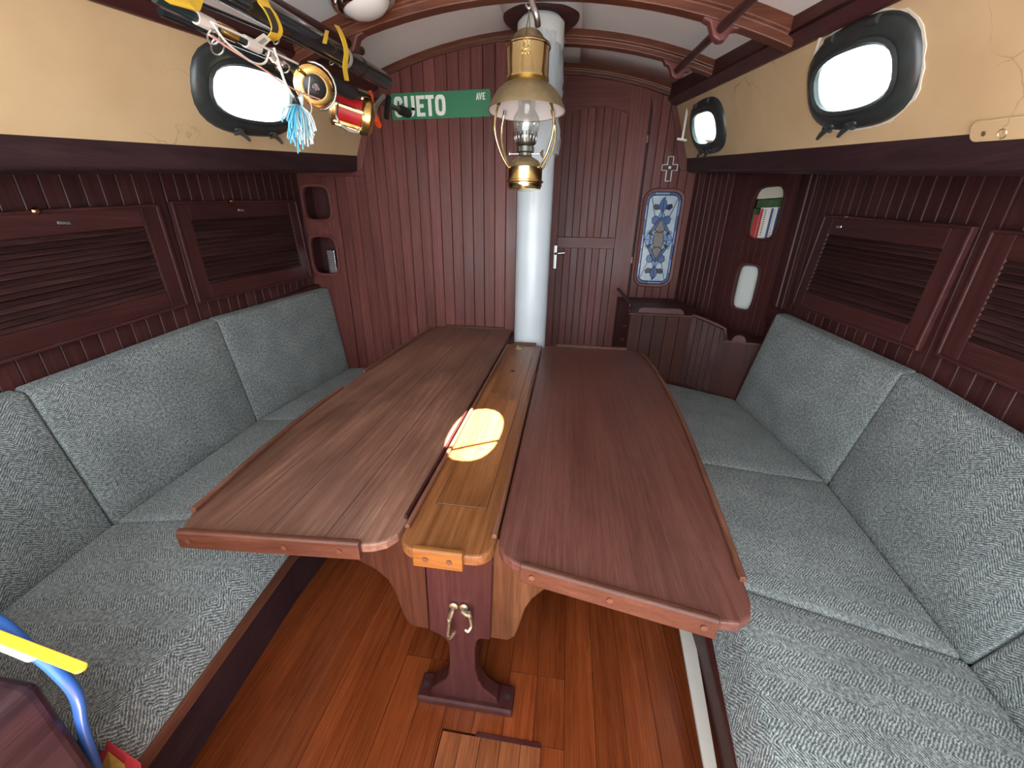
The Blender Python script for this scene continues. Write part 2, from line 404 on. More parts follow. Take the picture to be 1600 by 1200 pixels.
# ---- floor
fl = MB().box((XP-.05, YA, -.05), (XS+.05, YD+.05, -.016)).make('floor', 'groove'); struct(fl)
def fboard(x0, x1, y0, y1, mat='floor_Y', z=0.0, name='floor_board'):
    MB().box((x0+.0007, y0+.0007, -.014), (x1-.0007, y1-.0007, z)).make(name, mat, fl)
HX0, HX1, HY = -.268, .018, .645
xs = [-.985]
while xs[-1] < .55: xs.append(xs[-1]+.089)
for i in range(len(xs)-1):
    a, b = xs[i], xs[i+1]
    cuts = [YA, .83 if (-.47 < a < -.30 or -.11 < a < .02) else 1.25+.5*random.random(), YB]
    segs = [(cuts[j], cuts[j+1]) for j in range(len(cuts)-1)]
    for y0, y1 in segs:
        if b > HX0 and a < HX1 and y0 < HY:
            fboard(a, b, HY, y1)
            if a < HX0: fboard(a, HX0, y0, HY)
            if b > HX1: fboard(HX1, b, y0, HY)
        else: fboard(a, b, y0, y1)
n = 5
for i in range(n):
    w_ = (HX1-HX0)/n; fboard(HX0+i*w_+.002*(i == 0), HX0+(i+1)*w_, YA, HY-.006, 'hatch_Y', .002, 'hatch_board')
MB().box((HX0+.10, HY-.007, -.01), (HX1, HY+.004, .004)).make('hatch_edge', 'post_Z', fl)

# ---- hull side walls with vertical boards
def hull_side(name, X, sgn, y0, y1, zb=.25):
    w = MB().box((X, y0, -.05), (X+sgn*.03, y1, 1.80)).make(name, 'groove'); struct(w)
    y = y0
    while y < y1-.005:
        e = min(y+.066, y1)
        def top(Y): return zl(Y)-.05
        MB().hexa([(X-sgn*.010, y+.001, zb), (X, y+.001, zb), (X, e-.001, zb), (X-sgn*.010, e-.001, zb),
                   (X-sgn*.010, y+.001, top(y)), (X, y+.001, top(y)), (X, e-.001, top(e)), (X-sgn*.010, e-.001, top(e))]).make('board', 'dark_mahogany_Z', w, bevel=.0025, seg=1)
        y = e
    return w
wall_l = hull_side('wall_left', XP, -1, .30, YB)
wall_r = hull_side('wall_right', XS, 1, .30, 2.86)
# plain aft ends beyond the panelling
struct(MB().box((XP-.03, YA, 0), (XP, .30, 1.8)).make('wall_left_aft', 'dark_mahogany_Z'))
struct(MB().box((XS, YA, 0), (XS+.03, .30, 1.8)).make('wall_right_aft', 'dark_mahogany_Z'))

TRIM = [0]
def trim(mb, mat, bevel=.003, **k):
    TRIM[0] += 1
    return struct(mb.make('trim_%d' % TRIM[0], mat, bevel=bevel, **k))
# ledge strip above the back cushions, posts between the doors
for X, s, ya, yb, za, zb_ in ((XP, 1, YA, YB, .80, .945), (XS, -1, YA, 2.80, .775, .912)):
    def zz(Y): return za+(zb_-za)*(Y-.95)/(2.7-.95)
    trim(MB().hexa([(X, ya, zz(ya)-.07), (X+s*.05, ya, zz(ya)-.07), (X+s*.05, yb, zz(yb)-.07), (X, yb, zz(yb)-.07),
                    (X, ya, zz(ya)), (X+s*.05, ya, zz(ya)), (X+s*.05, yb, zz(yb)), (X, yb, zz(yb))]), 'dark_mahogany_Y', .006)
trim(MB().box((XP+.005, 1.68, .80), (XP+.018, 1.738, 1.66)), 'dark_mahogany_Z')
trim(MB().box((XS-.018, 1.555, .80), (XS-.005, 1.612, 1.66)), 'dark_mahogany_Z')
trim(MB().box((XS-.020, 2.70, .80), (XS+.005, 2.87, 1.74)), 'dark_mahogany_Z')
trim(MB().box((XS-.030, 2.75, .80), (XS+.005, 2.80, 1.74)), 'dark_mahogany_Z', .01)

# ---- side decks (undersides) and the heavy carlins / fascias at the foot of the coach-house sides
for s, ye, nm in ((-1, YB, 'left'), (1, YD, 'right')):
    def sec(Y, cut=0.0):
        w = wl(Y); z = zl(Y)
        return [Vector((XC+s*(w), Y, z)), Vector((XC+s*(w+.012), Y, z-.098)), Vector((XC+s*(w+.05), Y, z-.112)), Vector((XC+s*(w+.12), Y, z-.112)), Vector((XC+s*(w+.12), Y, z))]
    trim(MB().loft([sec(YA), sec(ye-.005)]), 'dark_edge_Y', .008)
    Xo = (XP-.03) if s < 0 else (XS+.03)
    dk = MB().loft([[Vector((XC+s*(wl(Y)+.10), Y, zl(Y)-.085)), Vector((Xo, Y, zl(Y)-.085)), Vector((Xo, Y, zl(Y))), Vector((XC+s*(wl(Y)+.10), Y, zl(Y)))] for Y in (YA, ye)])
    struct(dk.make('ceiling_'+nm+'_deck', 'dark_mahogany_Y'))

# ---- coach-house sides with the portholes cut through
def side_pt(s, Y, t):
    return Vector((XC+s*((wl(Y)+.015)*(1-t)+wu(Y)*t), Y, zl(Y)*(1-t)+zu(Y)*t))
def side_frame(s, Y, t):
    e1 = (side_pt(s, Y+.01, t)-side_pt(s, Y-.01, t)).normalized()
    e2 = side_pt(s, Y, 1)-side_pt(s, Y, 0); e2 = (e2-e1*e2.dot(e1)).normalized()
    n = e1.cross(e2);
    if n.x*s > 0: n = -n
    return e1, e2, n           # along, up, inboard normal
PORTS = [(-1, 1.842, .61, .232, .110, 2.7), (1, 1.745, .57, .205, .102, 2.7), (1, 3.08, .48, .225, .104, 2.8)]
for s, nm, ye in ((-1, 'wall_left_upper', YB+.02), (1, 'wall_right_upper', YD)):
    mb = MB(); wins = sorted([p for p in PORTS if p[0] == s], key=lambda p: p[1])
    def add_strip(ya, yb):
        k = max(1, int((yb-ya)/.3))
        for i in range(k):
            a = ya+(yb-ya)*i/k; b = ya+(yb-ya)*(i+1)/k
            mb.add([side_pt(s,a,-.02), side_pt(s,b,-.02), side_pt(s,b,1.1), side_pt(s,a,1.1)], [(0,1,2,3)])
    y = YA
    for (_, cy, ct, ha, hb, n_) in wins:
        a, b = cy-.33, cy+.33; add_strip(y, a); y = b
        e1, e2, nn = side_frame(s, cy, ct); c0 = side_pt(s, cy, ct); H_ = (side_pt(s,cy,1)-side_pt(s,cy,0)).length
        out, inn = cell(a, b, -.02, 1.1, cy, ct, ha+.034, (hb+.034)/H_, n_)
        O = [side_pt(s, p[0], p[1]) for p in out]; I = [side_pt(s, p[0], p[1]) for p in inn]
        mb.loft([O, I], caps=False)
    add_strip(y, ye)
    w = mb.make(nm, 'cream_paint'); struct(w)
    md = w.modifiers.new('solid', 'SOLIDIFY'); md.thickness = .035; md.offset = 0.0

# ---- portholes
def porthole(idx, s, cy, ct, ha, hb, n_, nuts):
    e1, e2, nn = side_frame(s, cy, ct); c0 = side_pt(s, cy, ct)
    def P(a, b, d): return c0+e1*a+e2*b+nn*d
    def loop(a, b, d, n=n_, k=48): return [P(p[0], p[1], d) for p in sup_loop(a, b, n, k)]
    A, B = ha, hb
    w = MB().loft([loop(A+.055, B+.055, .005), loop(A+.055, B+.055, .020), loop(A+.045, B+.045, .034), loop(A+.012, B+.012, .046), loop(A-.004, B-.004, .040), loop(A-.008, B-.008, .026), loop(A-.002, B-.002, .018)],
                  caps=False).make('window_%d' % idx, 'bronze', smooth='auto'); struct(w)
    MB().loft([loop(A-.004, B-.004, .020), loop(A+.030, B+.030, -.030), loop(A+.040, B+.040, -.030), loop(A+.036, B+.036, .008)], caps=False).make('reveal', 'reveal', w, smooth='auto')
    MB().loft([loop(A-.003, B-.003, .020), loop(A-.003, B-.003, .025)]).make('window_pane', 'pane_glass', w)
    MB().loft([loop(A+.004, B+.004, .044), loop(A-.006, B-.006, .052), loop(A-.016, B-.016, .044), loop(A-.012, B-.012, .030)], caps=False).make('glass_ring', 'bronze', w, smooth='auto')
    for a in nuts:
        b0 = -B-.030
        MB().lathe([(.013, 0), (.013, .012), (.009, .018), (.008, .040)], 12, P(a, b0, .024), nn).make('dog_bolt', 'bronze', w, smooth='auto')
        g = MB()
        for sg in (-1, 1):
            g.tube([P(a, b0-.004, .055), P(a+sg*.022, b0-.010-.006*sg, .062), P(a+sg*.040, b0-.020-.010*sg, .066)], [.010, .009, .006], 8)
        g.lathe([(.010, .044), (.012, .05), (.010, .066)], 10, P(a, b0, 0), nn)
        g.make('wing_nut', 'bronze_nut' if s < 0 else 'bronze', w, smooth='auto')
    for a in (-.10, .10):
        MB().lathe([(.012, -.02), (.012, .02)], 10, P(a, B+.035, .035), e1).make('hinge_lug', 'bronze', w, smooth='auto')
    return w
w1 = porthole(1, *PORTS[0], (-.10, .10)); w2 = porthole(2, *PORTS[1], (-.02, .10)); w3 = porthole(3, *PORTS[2], (-.05, .08))
# flaking filler round the forward saloon porthole
e1, e2, nn = side_frame(1, PORTS[1][1], PORTS[1][2]); c0 = side_pt(1, PORTS[1][1], PORTS[1][2])
rr = random.Random(3); lo = []; li = []
for i in range(64):
    th = 2*math.pi*i/64; p = sup(.262, .160, 2.7, th); k = 1+rr.uniform(-.012, .035); q = sup(.254, .150, 2.7, th)
    lo.append(c0+e1*p[0]*k+e2*p[1]*k+nn*.012); li.append(c0+e1*q[0]+e2*q[1]+nn*.012)
MB().ring2(lo, li, nn*.008).make('flaking_filler', 'chip', w2)

# ---- ceiling: cambered panel with an unseen opening added to shape the sun patch, beams, carlins
LX, LY, LA, LB = 0.0, 0.0, .090, .195
spot = Vector((-.285, 1.20, .675))
tt = 1.0
for _ in range(20):
    q = spot+SUN_TO*tt; tt += (zceil(q.x, q.y)-q.z)/SUN_TO.z
q = spot+SUN_TO*tt; LX, LY = q.x, q.y
mb = MB(); UX = 1.34; YE = -.30
def cgrid(x0, x1, y0, y1, nx, ny):
    vs = []; fs = []
    for i in range(nx+1):
        for j in range(ny+1):
            Y = y0+(y1-y0)*j/ny; xa = XC-wu(Y)-.10 if x0 is None else x0; xb = XC+wu(Y)+.10 if x1 is None else x1; X = xa+(xb-xa)*i/nx; vs.append((X, Y, zceil(X, Y)))  # edges reach past the walls, an added overhang keeping sun from the portholes
    for i in range(nx):
        for j in range(ny): a = i*(ny+1)+j; fs.append((a, a+ny+1, a+ny+2, a+1))
    mb.add(vs, fs)
hx0, hx1, hy0, hy1 = LX-.2, LX+.2, LY-.28, LY+.28
cgrid(None, hx0, YE, YD, 10, 10); cgrid(hx1, None, YE, YD, 10, 10); cgrid(hx0, hx1, YE, hy0, 4, 3); cgrid(hx0, hx1, hy1, YD, 4, 8)
out, inn = cell(hx0, hx1, hy0, hy1, LX, LY, LA, LB, 2.4)
mb.loft([[(p[0], p[1], zceil(*p)) for p in out], [(p[0], p[1], zceil(*p)) for p in inn]], caps=False)
ceil = mb.make('ceiling', 'white_paint', smooth=True); struct(ceil)
md = ceil.modifiers.new('solid', 'SOLIDIFY'); md.thickness = .03; md.offset = 1.0
lo = [(LX+p[0], LY+p[1], zceil(LX, LY)-.012) for p in sup_loop(LA+.03, LB+.03, 2.4)]
li = [(LX+p[0], LY+p[1], zceil(LX, LY)-.012) for p in sup_loop(LA, LB, 2.4)]
dl = MB().ring2(lo, li, (0, 0, .03)).make('sun_opening_ring', 'bronze', ceil)
MB().tube([(LX-.10, LY-.165, zceil(LX, LY)+.01), (LX+.10, LY-.045, zceil(LX, LY)+.01)], .008, 8).make('sun_opening_bar', 'bronze', ceil)  # added bar, splits the sun patch on the table in two
def beam(Y, hw, dep, u0, u1, mat='beam_X', lift=.01):
    secs = []
    for i in range(25):
        X = XC+u0+(u1-u0)*i/24; z = zceil(X, Y)
        secs.append([Vector((X, Y-hw, z+lift)), Vector((X, Y-hw, z-dep*.55)), Vector((X, Y-hw*.75, z-dep*.62)), Vector((X, Y-hw*.70, z-dep)), Vector((X, Y+hw*.70, z-dep)), Vector((X, Y+hw*.75, z-dep*.62)), Vector((X, Y+hw, z-dep*.55)), Vector((X, Y+hw, z+lift))])
    return trim(MB().loft(secs), mat, .004)
B1 = 2.03
beam(B1, .038, .088, -1.06, 1.05); beam(YB+.02, .036, .07, .10, 1.05); beam(YB-.012, .016, .045, -1.10, .02); beam(YD-.02, .03, .07, .03, 1.03)
beam(.35, .038, .075, -1.12, 1.12)
for s, ye in ((-1, YB-.01), (1, YD)):
    def sec(Y):
        w = wu(Y); z = zu(Y)
        return [Vector((XC+s*(w+.02), Y, z)), Vector((XC+s*(w-.035), Y, z-.004)), Vector((XC+s*(w-.085), Y, z+.035)), Vector((XC+s*(w-.085), Y, zceil(XC+w-.085, Y)+.015)), Vector((XC+s*(w+.02), Y, zceil(XC+w, Y)+.02))]
    trim(MB().loft([sec(YA), sec(ye)]), 'dark_mahogany_Y', .006)

# ---- port bulkhead (tongue and groove boards)
def bulk_top(X, Y):
    u = abs(X-XC); a, b = wu(Y), wl(Y)+.015
    if u <= a: return zceil(X, Y)-.004
    if u >= b: return zl(Y)-.01
    return zl(Y)+(zu(Y)-zl(Y))*(b-u)/(b-a)
wf = MB().box((XP-.03, YB, 0), (-.20, YB+.03, 2.43)).make('wall_front', 'groove')
struct(wf)
PX0, PX1 = XP, -1.600            # pigeonhole panel
x = PX1
while x < -.215:
    e = min(x+.0735, -.20)
    def tp(X): return bulk_top(X, YB)
    MB().hexa([(x+.0012, YB-.013, 0), (e-.0012, YB-.013, 0), (e-.0012, YB+.004, 0), (x+.0012, YB+.004, 0),
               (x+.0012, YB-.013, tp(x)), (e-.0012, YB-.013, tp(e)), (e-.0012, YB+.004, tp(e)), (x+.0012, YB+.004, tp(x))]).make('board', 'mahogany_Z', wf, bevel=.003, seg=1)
    x = e
struct(MB().box((-.23, YB+.005, 0), (-.20, YD, 2.5)).make('wall_passage', 'mahogany_Z'))
# pigeonhole panel: two rounded openings with a box behind
def px_b(x, y): return on_y(x, y, YB)
holes = []
for (xa, ya, xb, yb_, xc_, yc_, xd, yd_) in ((473,292,515,292,520,343,482,343), (485,369,525,371,532,428,495,426)):
    pts = [px_b(xa,ya), px_b(xb,yb_), px_b(xc_,yc_), px_b(xd,yd_)]
    holes.append((sum(p.x for p in pts)/4, sum(p.z for p in pts)/4, (pts[1].x+pts[2].x-pts[0].x-pts[3].x)/4, (pts[0].z+pts[1].z-pts[2].z-pts[3].z)/4))
zm = (holes[0][1]-holes[0][3]+holes[1][1]+holes[1][3])/2
for (z0, z1), (hx, hz, ha, hb) in zip(((zm, zl(YB)-.02), (.25, zm)), holes):
    out, inn = cell(PX0, PX1-.0012, z0, z1, hx, hz, ha, hb, 4.5)
    mb = MB(); O = [Vector((p[0], YB-.013, p[1])) for p in out]; I = [Vector((p[0], YB-.013, p[1])) for p in inn]
    mb.loft([O, I, [p+Vector((0,.018,0)) for p in I]], caps=False)
    mb.make('pigeonhole_panel', 'mahogany_Z', wf)
    lo = [Vector((hx+p[0], YB-.013, hz+p[1])) for p in sup_loop(ha+.016, hb+.016, 4.5)]
    li = [Vector((hx+p[0], YB-.013, hz+p[1])) for p in sup_loop(ha-.001, hb-.001, 4.5)]
    MB().ring2(lo, li, (0, -.012, 0)).make('pigeonhole_rim', 'mahogany_X', wf, bevel=.003)
# the bulkhead slab itself leaves the pigeonholes open
wf.data.clear_geometry()
sx_ = [PX1-.01+(-.20-PX1+.01)*i/40 for i in range(41)]
sl = MB().prism([(X, YB+.002, bulk_top(X, YB)) for X in sx_]+[(-.20, YB+.002, 0), (PX1-.01, YB+.002, 0)], (0, .028, 0))
hx, hz, ha, hb = holes[1]; hx2, hz2, ha2, hb2 = holes[0]
sl.box((PX0-.03, YB+.20, .8), (PX1, YB+.22, 1.7))                        # back of the lockers
sl.box((PX0-.05, YB+.005, .8), (PX0-.03, YB+.22, 1.7)); sl.box((PX1-.03, YB+.005, .8), (PX1-.01, YB+.22, 1.7))
sl.box((PX0-.03, YB+.005, zm-.012), (PX1-.02, YB+.21, zm+.012)); sl.box((PX0-.03, YB+.005, hz-hb-.03), (PX1-.02, YB+.21, hz-hb-.006)); sl.box((PX0-.03, YB+.005, 1.66), (PX1-.02, YB+.21, 1.70))
sl.box((PX0-.05, YB+.002, 0), (PX1, YB+.03, hz-hb-.03)); sl.box((PX0-.05, YB+.002, 1.70), (PX1, YB+.03, zl(YB)-.01))
wf.data.from_pydata([tuple(p) for p in sl.v], [], sl.f); wf.data.update(); wf.data.materials.clear(); wf.data.materials.append(MATS['dark_mahogany_Z'])
# trim that frames the end of the coach-house side on the port bulkhead
def frame_strip(s, Y, wd, mat):
    a = side_pt(s, Y, -.30); b = side_pt(s, Y, 1.0)
    d = Vector((-s*1, 0, 0)); y = Y-.020
    poly = [(a.x, y, a.z), (b.x, y, b.z), (b.x-s*wd*.55, y, b.z), (a.x-s*wd, y, a.z+.04), (a.x-s*wd*.82, y, a.z)]
    return trim(MB().prism(poly, (0, .018, 0)), mat, .003)
frame_strip(-1, YB, .085, 'mahogany_Z'); frame_strip(1, YD, .10, 'mahogany_Z')
trim(MB().box((XC-1.52, YB-.020, zl(YB)-.135), (XC-1.15, YB-.003, zl(YB)-.105)), 'mahogany_X', .003)

# ---- starboard bulkhead further forward, with the door
def pd(x, y): return on_y(x, y, YD)
sx_ = [-.22+1.22*i/40 for i in range(41)]
wd = MB().prism([(X, YD+.012, bulk_top(X, YD)) for X in sx_]+[(1.0, YD+.012, 0), (-.22, YD+.012, 0)], (0, .018, 0)).make('wall_front_right', 'groove'); struct(wd)
DX1 = .548; DX0 = -.185
x = DX1+.012
CX = .955
GW, GH = .145, .365                     # stained glass outer frame half sizes
gl_pts = [pd(1010,300), pd(1070,305), pd(1045,443), pd(990,440)]
GC = Vector((sum(p.x for p in gl_pts)/4, YD, (pd(1038,297).z+pd(1016,446).z)/2))
while x < CX-.004:
    e = min(x+.066, CX)
    def tp(X): return bulk_top(X, YD)
    MB().hexa([(x+.0012, YD, 0), (e-.0012, YD, 0), (e-.0012, YD+.014, 0), (x+.0012, YD+.014, 0),
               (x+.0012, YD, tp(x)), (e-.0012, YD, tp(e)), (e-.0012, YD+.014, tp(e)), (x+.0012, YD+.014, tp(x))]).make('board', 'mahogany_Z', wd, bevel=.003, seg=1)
    x = e
# head board above the arched door, following the camber
DT = pd(900, 108).z; DS = pd(1005, 190).z
def arch(X):                            # door head line
    r = .16; xr = DX1-r; k = DT-.10*((X-.10)/.65)**2
    if X > xr: k = k-(r-math.sqrt(max(0, r*r-(X-xr)**2)))
    return k
pts = [DX0+(DX1-DX0)*i/28 for i in range(29)]
top = [Vector((X, YD, zceil(X, YD)-.01)) for X in pts]+[Vector((DX1+.014, YD, zceil(DX1, YD)-.01))]
bot = [Vector((X, YD, arch(X)+.007)) for X in pts]+[Vector((DX1+.014, YD, arch(DX1)-.05))]
mb = MB(); mb.loft([bot, top, [p+Vector((0,.014,0)) for p in top], [p+Vector((0,.014,0)) for p in bot]], caps=False, closed=False, ring=True)
mb.make('head_board', 'mahogany_X', wd)
# door leaf
door = MB().box((DX0, YD+.004, .05), (DX1-.004, YD+.012, arch(DX1)-.0)).make('door_1', 'groove'); struct(door)
ST = pd(967, 318).x                      # inner edge of the hinge-side stile
S0 = DX0+.085
RT, RB = pd(915, 371).z, pd(915, 388).z  # lock rail
def arch2(X): return pd(900, 168).z-.085*((X-.16)/.30)**2 if True else 0
def dpoly(poly, mat, name, y=YD-.012, t=.018): return MB().prism([(p[0], y, p[1]) for p in poly], (0, t, 0)).make(name, mat, door, bevel=.003)
xs = [S0+(ST-S0)*i/16 for i in range(17)]
up = [X for X in pts if X < DX1-.002]+[DX1-.003]
mb = MB()
fr_lo = [Vector((X, YD-.012, arch2(X))) for X in xs]; fr_hi = [Vector((X, YD-.012, arch(X)-.004)) for X in xs]
mb.loft([fr_lo, fr_hi, [p+Vector((0,.018,0)) for p in fr_hi], [p+Vector((0,.018,0)) for p in fr_lo]], caps=False, closed=False, ring=True)
mb.make('top_rail', 'mahogany_X', door)
sx = [ST+(DX1-.004-ST)*i/12 for i in range(13)]
dpoly([(ST, .05)]+[(DX1-.004, .05)]+[(X, arch(X)-.004) for X in reversed(sx)], 'mahogany_Z', 'stile')
dpoly([(DX0, .05), (S0, .05), (S0, arch(S0)-.004), (DX0, arch(DX0)-.004)], 'mahogany_Z', 'stile')
dpoly([(S0, RB), (ST, RB), (ST, RT), (S0, RT)], 'mahogany_X', 'lock_rail', YD-.016, .022)
dpoly([(S0, .05), (ST, .05), (ST, .25), (S0, .25)], 'mahogany_X', 'bottom_rail')
k = 8
for z0, z1f in ((.25, lambda X: RB), (RT, arch2)):
    for i in range(k):
        a = S0+(ST-S0)*i/k+.001; b = S0+(ST-S0)*(i+1)/k-.001
        MB().hexa([(a, YD-.002, z0), (b, YD-.002, z0), (b, YD+.008, z0), (a, YD+.008, z0), (a, YD-.002, z1f(a)+.01), (b, YD-.002, z1f(b)+.01), (b, YD+.008, z1f(b)+.01), (a, YD+.008, z1f(a)+.01)]).make('board', 'mahogany_Z', door, bevel=.003, seg=1)
# lever handle
h = pd(868, 396)
hp = MB().box((h.x-.018, YD-.020, pd(868,420).z), (h.x+.014, YD-.012, pd(868,383).z)).make('handle_plate', 'chrome', door, bevel=.004)
MB().tube(bez([(h.x, YD-.015, h.z), (h.x, YD-.055, h.z), (h.x+.03, YD-.062, h.z+.004), (h.x+.085, YD-.058, h.z+.010)], 5), [.009]*11+[.008]*5, 8).make('handle_lever', 'chrome', hp, smooth=True)
for (xx, yy) in ((1002, 218), (977, 406)):
    p = pd(xx, yy); MB().lathe([(.008, -.025), (.008, .025)], 8, (DX1, YD-.014, p.z), (0,0,1)).make('hinge', 'brass_dull', door)

# ---- angled lining on the starboard side between the door bulkhead and the louvred lockers
AO = Vector((CX-.005, YD, 0)); AE = Vector((XS, 2.86, 0)); AD = (AE-AO); AL = AD.length; AD.normalize()
AN = Vector((AD.y, -AD.x, 0));
if AN.x > 0: AN = -AN
def pa(x, y):
    P = on_pl(x, y, AO, AN); return ((P-AO).dot(AD), P.z)
def A3(s_, z, d=0.0): p = AO+AD*s_+AN*d; return Vector((p.x, p.y, z))
SA = pa(1142, 400)[0]-.055
wa = MB(); 
SB = SA+.075                     # wide plain stile SA..SB, then the pigeonhole board part SB..AL
wa.prism([A3(0, 0, -.012), A3(SA, 0, -.012), A3(SA, 1.95, -.012), A3(0, 2.02, -.012)], -AN*.02)
wa = wa.make('wall_corner', 'groove'); struct(wa)
k = 8
for i in range(k):
    a = SA*i/k+.001; b = SA*(i+1)/k-.001
    MB().prism([A3(a, .2, -.012), A3(b, .2, -.012), A3(b, 2.0, -.012), A3(a, 2.0, -.012)], AN*.012).make('board', 'dark_mahogany_Z', wa, bevel=.0025, seg=1)
MB().prism([A3(SA, .2, -.02), A3(SB, .2, -.02), A3(SB, 2.0, -.02), A3(SA, 2.0, -.02)], AN*.028).make('stile', 'dark_mahogany_Z', wa, bevel=.003)
h2 = []
for pts4 in (((1183,292),(1226,292),(1212,375),(1165,370)), ((1160,409),(1190,420),(1170,489),(1139,477))):
    q = [pa(*p) for p in pts4]
    h2.append((sum(p[0] for p in q)/4, sum(p[1] for p in q)/4, (q[1][0]+q[2][0]-q[0][0]-q[3][0])/4, (q[0][1]+q[1][1]-q[2][1]-q[3][1])/4))
zm2 = (h2[0][1]-h2[0][3]+h2[1][1]+h2[1][3])/2
SE = max(h2[0][0]+h2[0][2], h2[1][0]+h2[1][2])+.03
for (z0, z1), (hs, hz_, ha_, hb_) in zip(((zm2, 1.80), (.30, zm2)), h2):
    out, inn = cell(SB, max(AL, SE), z0, z1, hs, hz_, ha_, hb_, 4.5)
    O = [A3(p[0], p[1]) for p in out]; I = [A3(p[0], p[1]) for p in inn]
    MB().loft([O, I, [p-AN*.02 for p in I]], caps=False).make('pigeonhole_panel', 'dark_mahogany_Z', wa)
    MB().ring2([A3(hs+p[0], hz_+p[1]) for p in sup_loop(ha_+.016, hb_+.016, 4.5)], [A3(hs+p[0], hz_+p[1]) for p in sup_loop(ha_, hb_, 4.5)], AN*.012).make('pigeonhole_rim', 'dark_mahogany_Z', wa, bevel=.003)
    for sg in (-1, 1):
        for t in (.035, .07):
            pass
# locker shelves behind the openings
for (hs, hz_, ha_, hb_) in h2:
    MB().prism([A3(hs-ha_-.03, hz_-hb_-.001, -.012), A3(hs+ha_+.03, hz_-hb_-.001, -.012), A3(hs+ha_+.03, hz_-hb_-.001, -.22), A3(hs-ha_-.03, hz_-hb_-.001, -.22)], (0,0,-.012)).make('locker_shelf', 'dark_mahogany_X', wa)
MB().prism([A3(SB-.02, .7, -.22), A3(AL+.05, .7, -.22), A3(AL+.05, 1.9, -.22), A3(SB-.02, 1.9, -.22)], -AN*.01).make('locker_back', 'black_gap', wa)
for sv in (SB-.012, AL+.045):
    MB().prism([A3(sv, .2, -.012), A3(sv+.012, .2, -.012), A3(sv+.012, .2, -.23), A3(sv, .2, -.23)], (0,0,1.75)).make('locker_side', 'dark_mahogany_Z', wa)
MB().prism([A3(SB-.012, 1.86, -.012), A3(AL+.05, 1.86, -.012), A3(AL+.05, 1.86, -.23), A3(SB-.012, 1.86, -.23)], (0,0,.012)).make('locker_top', 'dark_mahogany_Z', wa)
# narrow beads between the boards of the pigeonhole panel
nb_ = 7
for i in range(1, nb_):
    sv = SB+(AL-SB)*i/nb_; spans = [(.31, 1.79)]
    for (hs, hz_, ha_, hb_) in h2:
        if abs(sv-hs) < ha_+.018:
            new = []
            for z0, z1 in spans:
                for q0, q1 in ((z0, hz_-hb_-.018), (hz_+hb_+.018, z1)):
                    if q1-q0 > .01 and q0 >= z0-.001 and q1 <= z1+.001: new.append((q0, q1))
            spans = new
    for z0, z1 in spans: MB().prism([A3(sv-.0012, z0, 0), A3(sv+.0012, z0, 0), A3(sv+.0012, z1, 0), A3(sv-.0012, z1, 0)], AN*.0012).make('bead', 'mahogany_Z', wa)


# ================================================================== FURNITURE
# ---- settee bases
def settee(label, s, xf, y0, y1, xo, mats):
    t = thing('settee_base', ((xf+xo)/2, (y0+y1)/2, 0), label, 'settee base')
    def X(Y): return xf+s*(-.055)*(1-(Y-.37)/.6) if Y < .97 else xf
    ys = [y0, .3, .6, .97, 1.5, y1] if y0 < .3 else [y0, .6, .97, 1.5, y1]
    mb = MB(); mb.loft([[Vector((X(Y)+s*.03, Y, 0)), Vector((X(Y)+s*.03, Y, .225)), Vector((xo, Y, .175)), Vector((xo, Y, 0))] for Y in ys]).make('front_panel', mats[0], t)
    mb = MB(); mb.loft([[Vector((X(Y)-s*.004, Y, .195)), Vector((X(Y)-s*.004, Y, .244)), Vector((X(Y)+s*.030, Y, .244)), Vector((X(Y)+s*.030, Y, .195))] for Y in ys]).make('front_lip', mats[1], t, bevel=.006)
    return t, X
ps, PXF = settee('dark wooden settee base below the cushions under the fishing rods', -1, -.925, .28, YB-.03, XP+.06, ('dark_edge_Y', 'fiddle_Y'))
ss, SXF = settee('dark wooden settee base with a white strip along its foot', 1, .505, YA, 2.55, XS-.06, ('dark_mahogany_Y', 'dark_mahogany_Y'))
pts_ = [(.655-.30, .45), (.66, .463), (1.10, .506), (1.6, .53)]
mb = MB(); mb.loft([[Vector((x_, y_, 0.0005)), Vector((x_, y_, .012)), Vector((x_+wd_, y_, .012)), Vector((x_+wd_, y_, .0005))] for y_, x_, wd_ in ((-.3, .395, .030), (.35, .437, .028), (.66, .459, .033), (1.10, .500, .050), (1.5, .525, .035))])
mb.make('white_strip', 'strip_white', ss)

# ---- cushions
def back_c(pts, th, label, group):
    """pts: bottom-near, bottom-far, top-near, top-far (front face); th: horizontal thickness vector"""
    bn, bf, tn, tf = [Vector(p) for p in pts]; o = Vector(th)
    return cushion('back_cushion', [[[bn+o, bn], [tn+o*.8, tn]], [[bf+o, bf], [tf+o*.8, tf]]], .014, .012, group, label)
def seat_c(pts, h, label, group, fx=0.0):
    """pts: back-near, back-far, front-near, front-far (top face)"""
    bn, bf, fn, ff = [Vector(p) for p in pts]; d = Vector((0, 0, -h)); e = Vector((fx, 0, -h))
    return cushion('seat_cushion', [[[bn+d*.8, bn], [fn+e, fn]], [[bf+d*.8, bf], [ff+e, ff]]], .017, .010, group, label)
GP = 'tweed cushions on the port settee'; GS = 'tweed cushions on the starboard settee'
ZJ = .30
J = [on_z(-140, 1058, ZJ), on_z(178, 815, ZJ), on_z(403, 655, ZJ), on_z(547, 574, ZJ)]
T = [on_x(-200, 680, -1.755), on_x(42, 612, -1.77), on_x(340, 500, -1.79), on_x(522, 449, -1.755)]
J[0] = Vector((-1.515, .345, ZJ)); T[0] = Vector((-1.71, .345, .785))
T[3].y = min(T[3].y, YB-.02); J[3].y = YB-.022
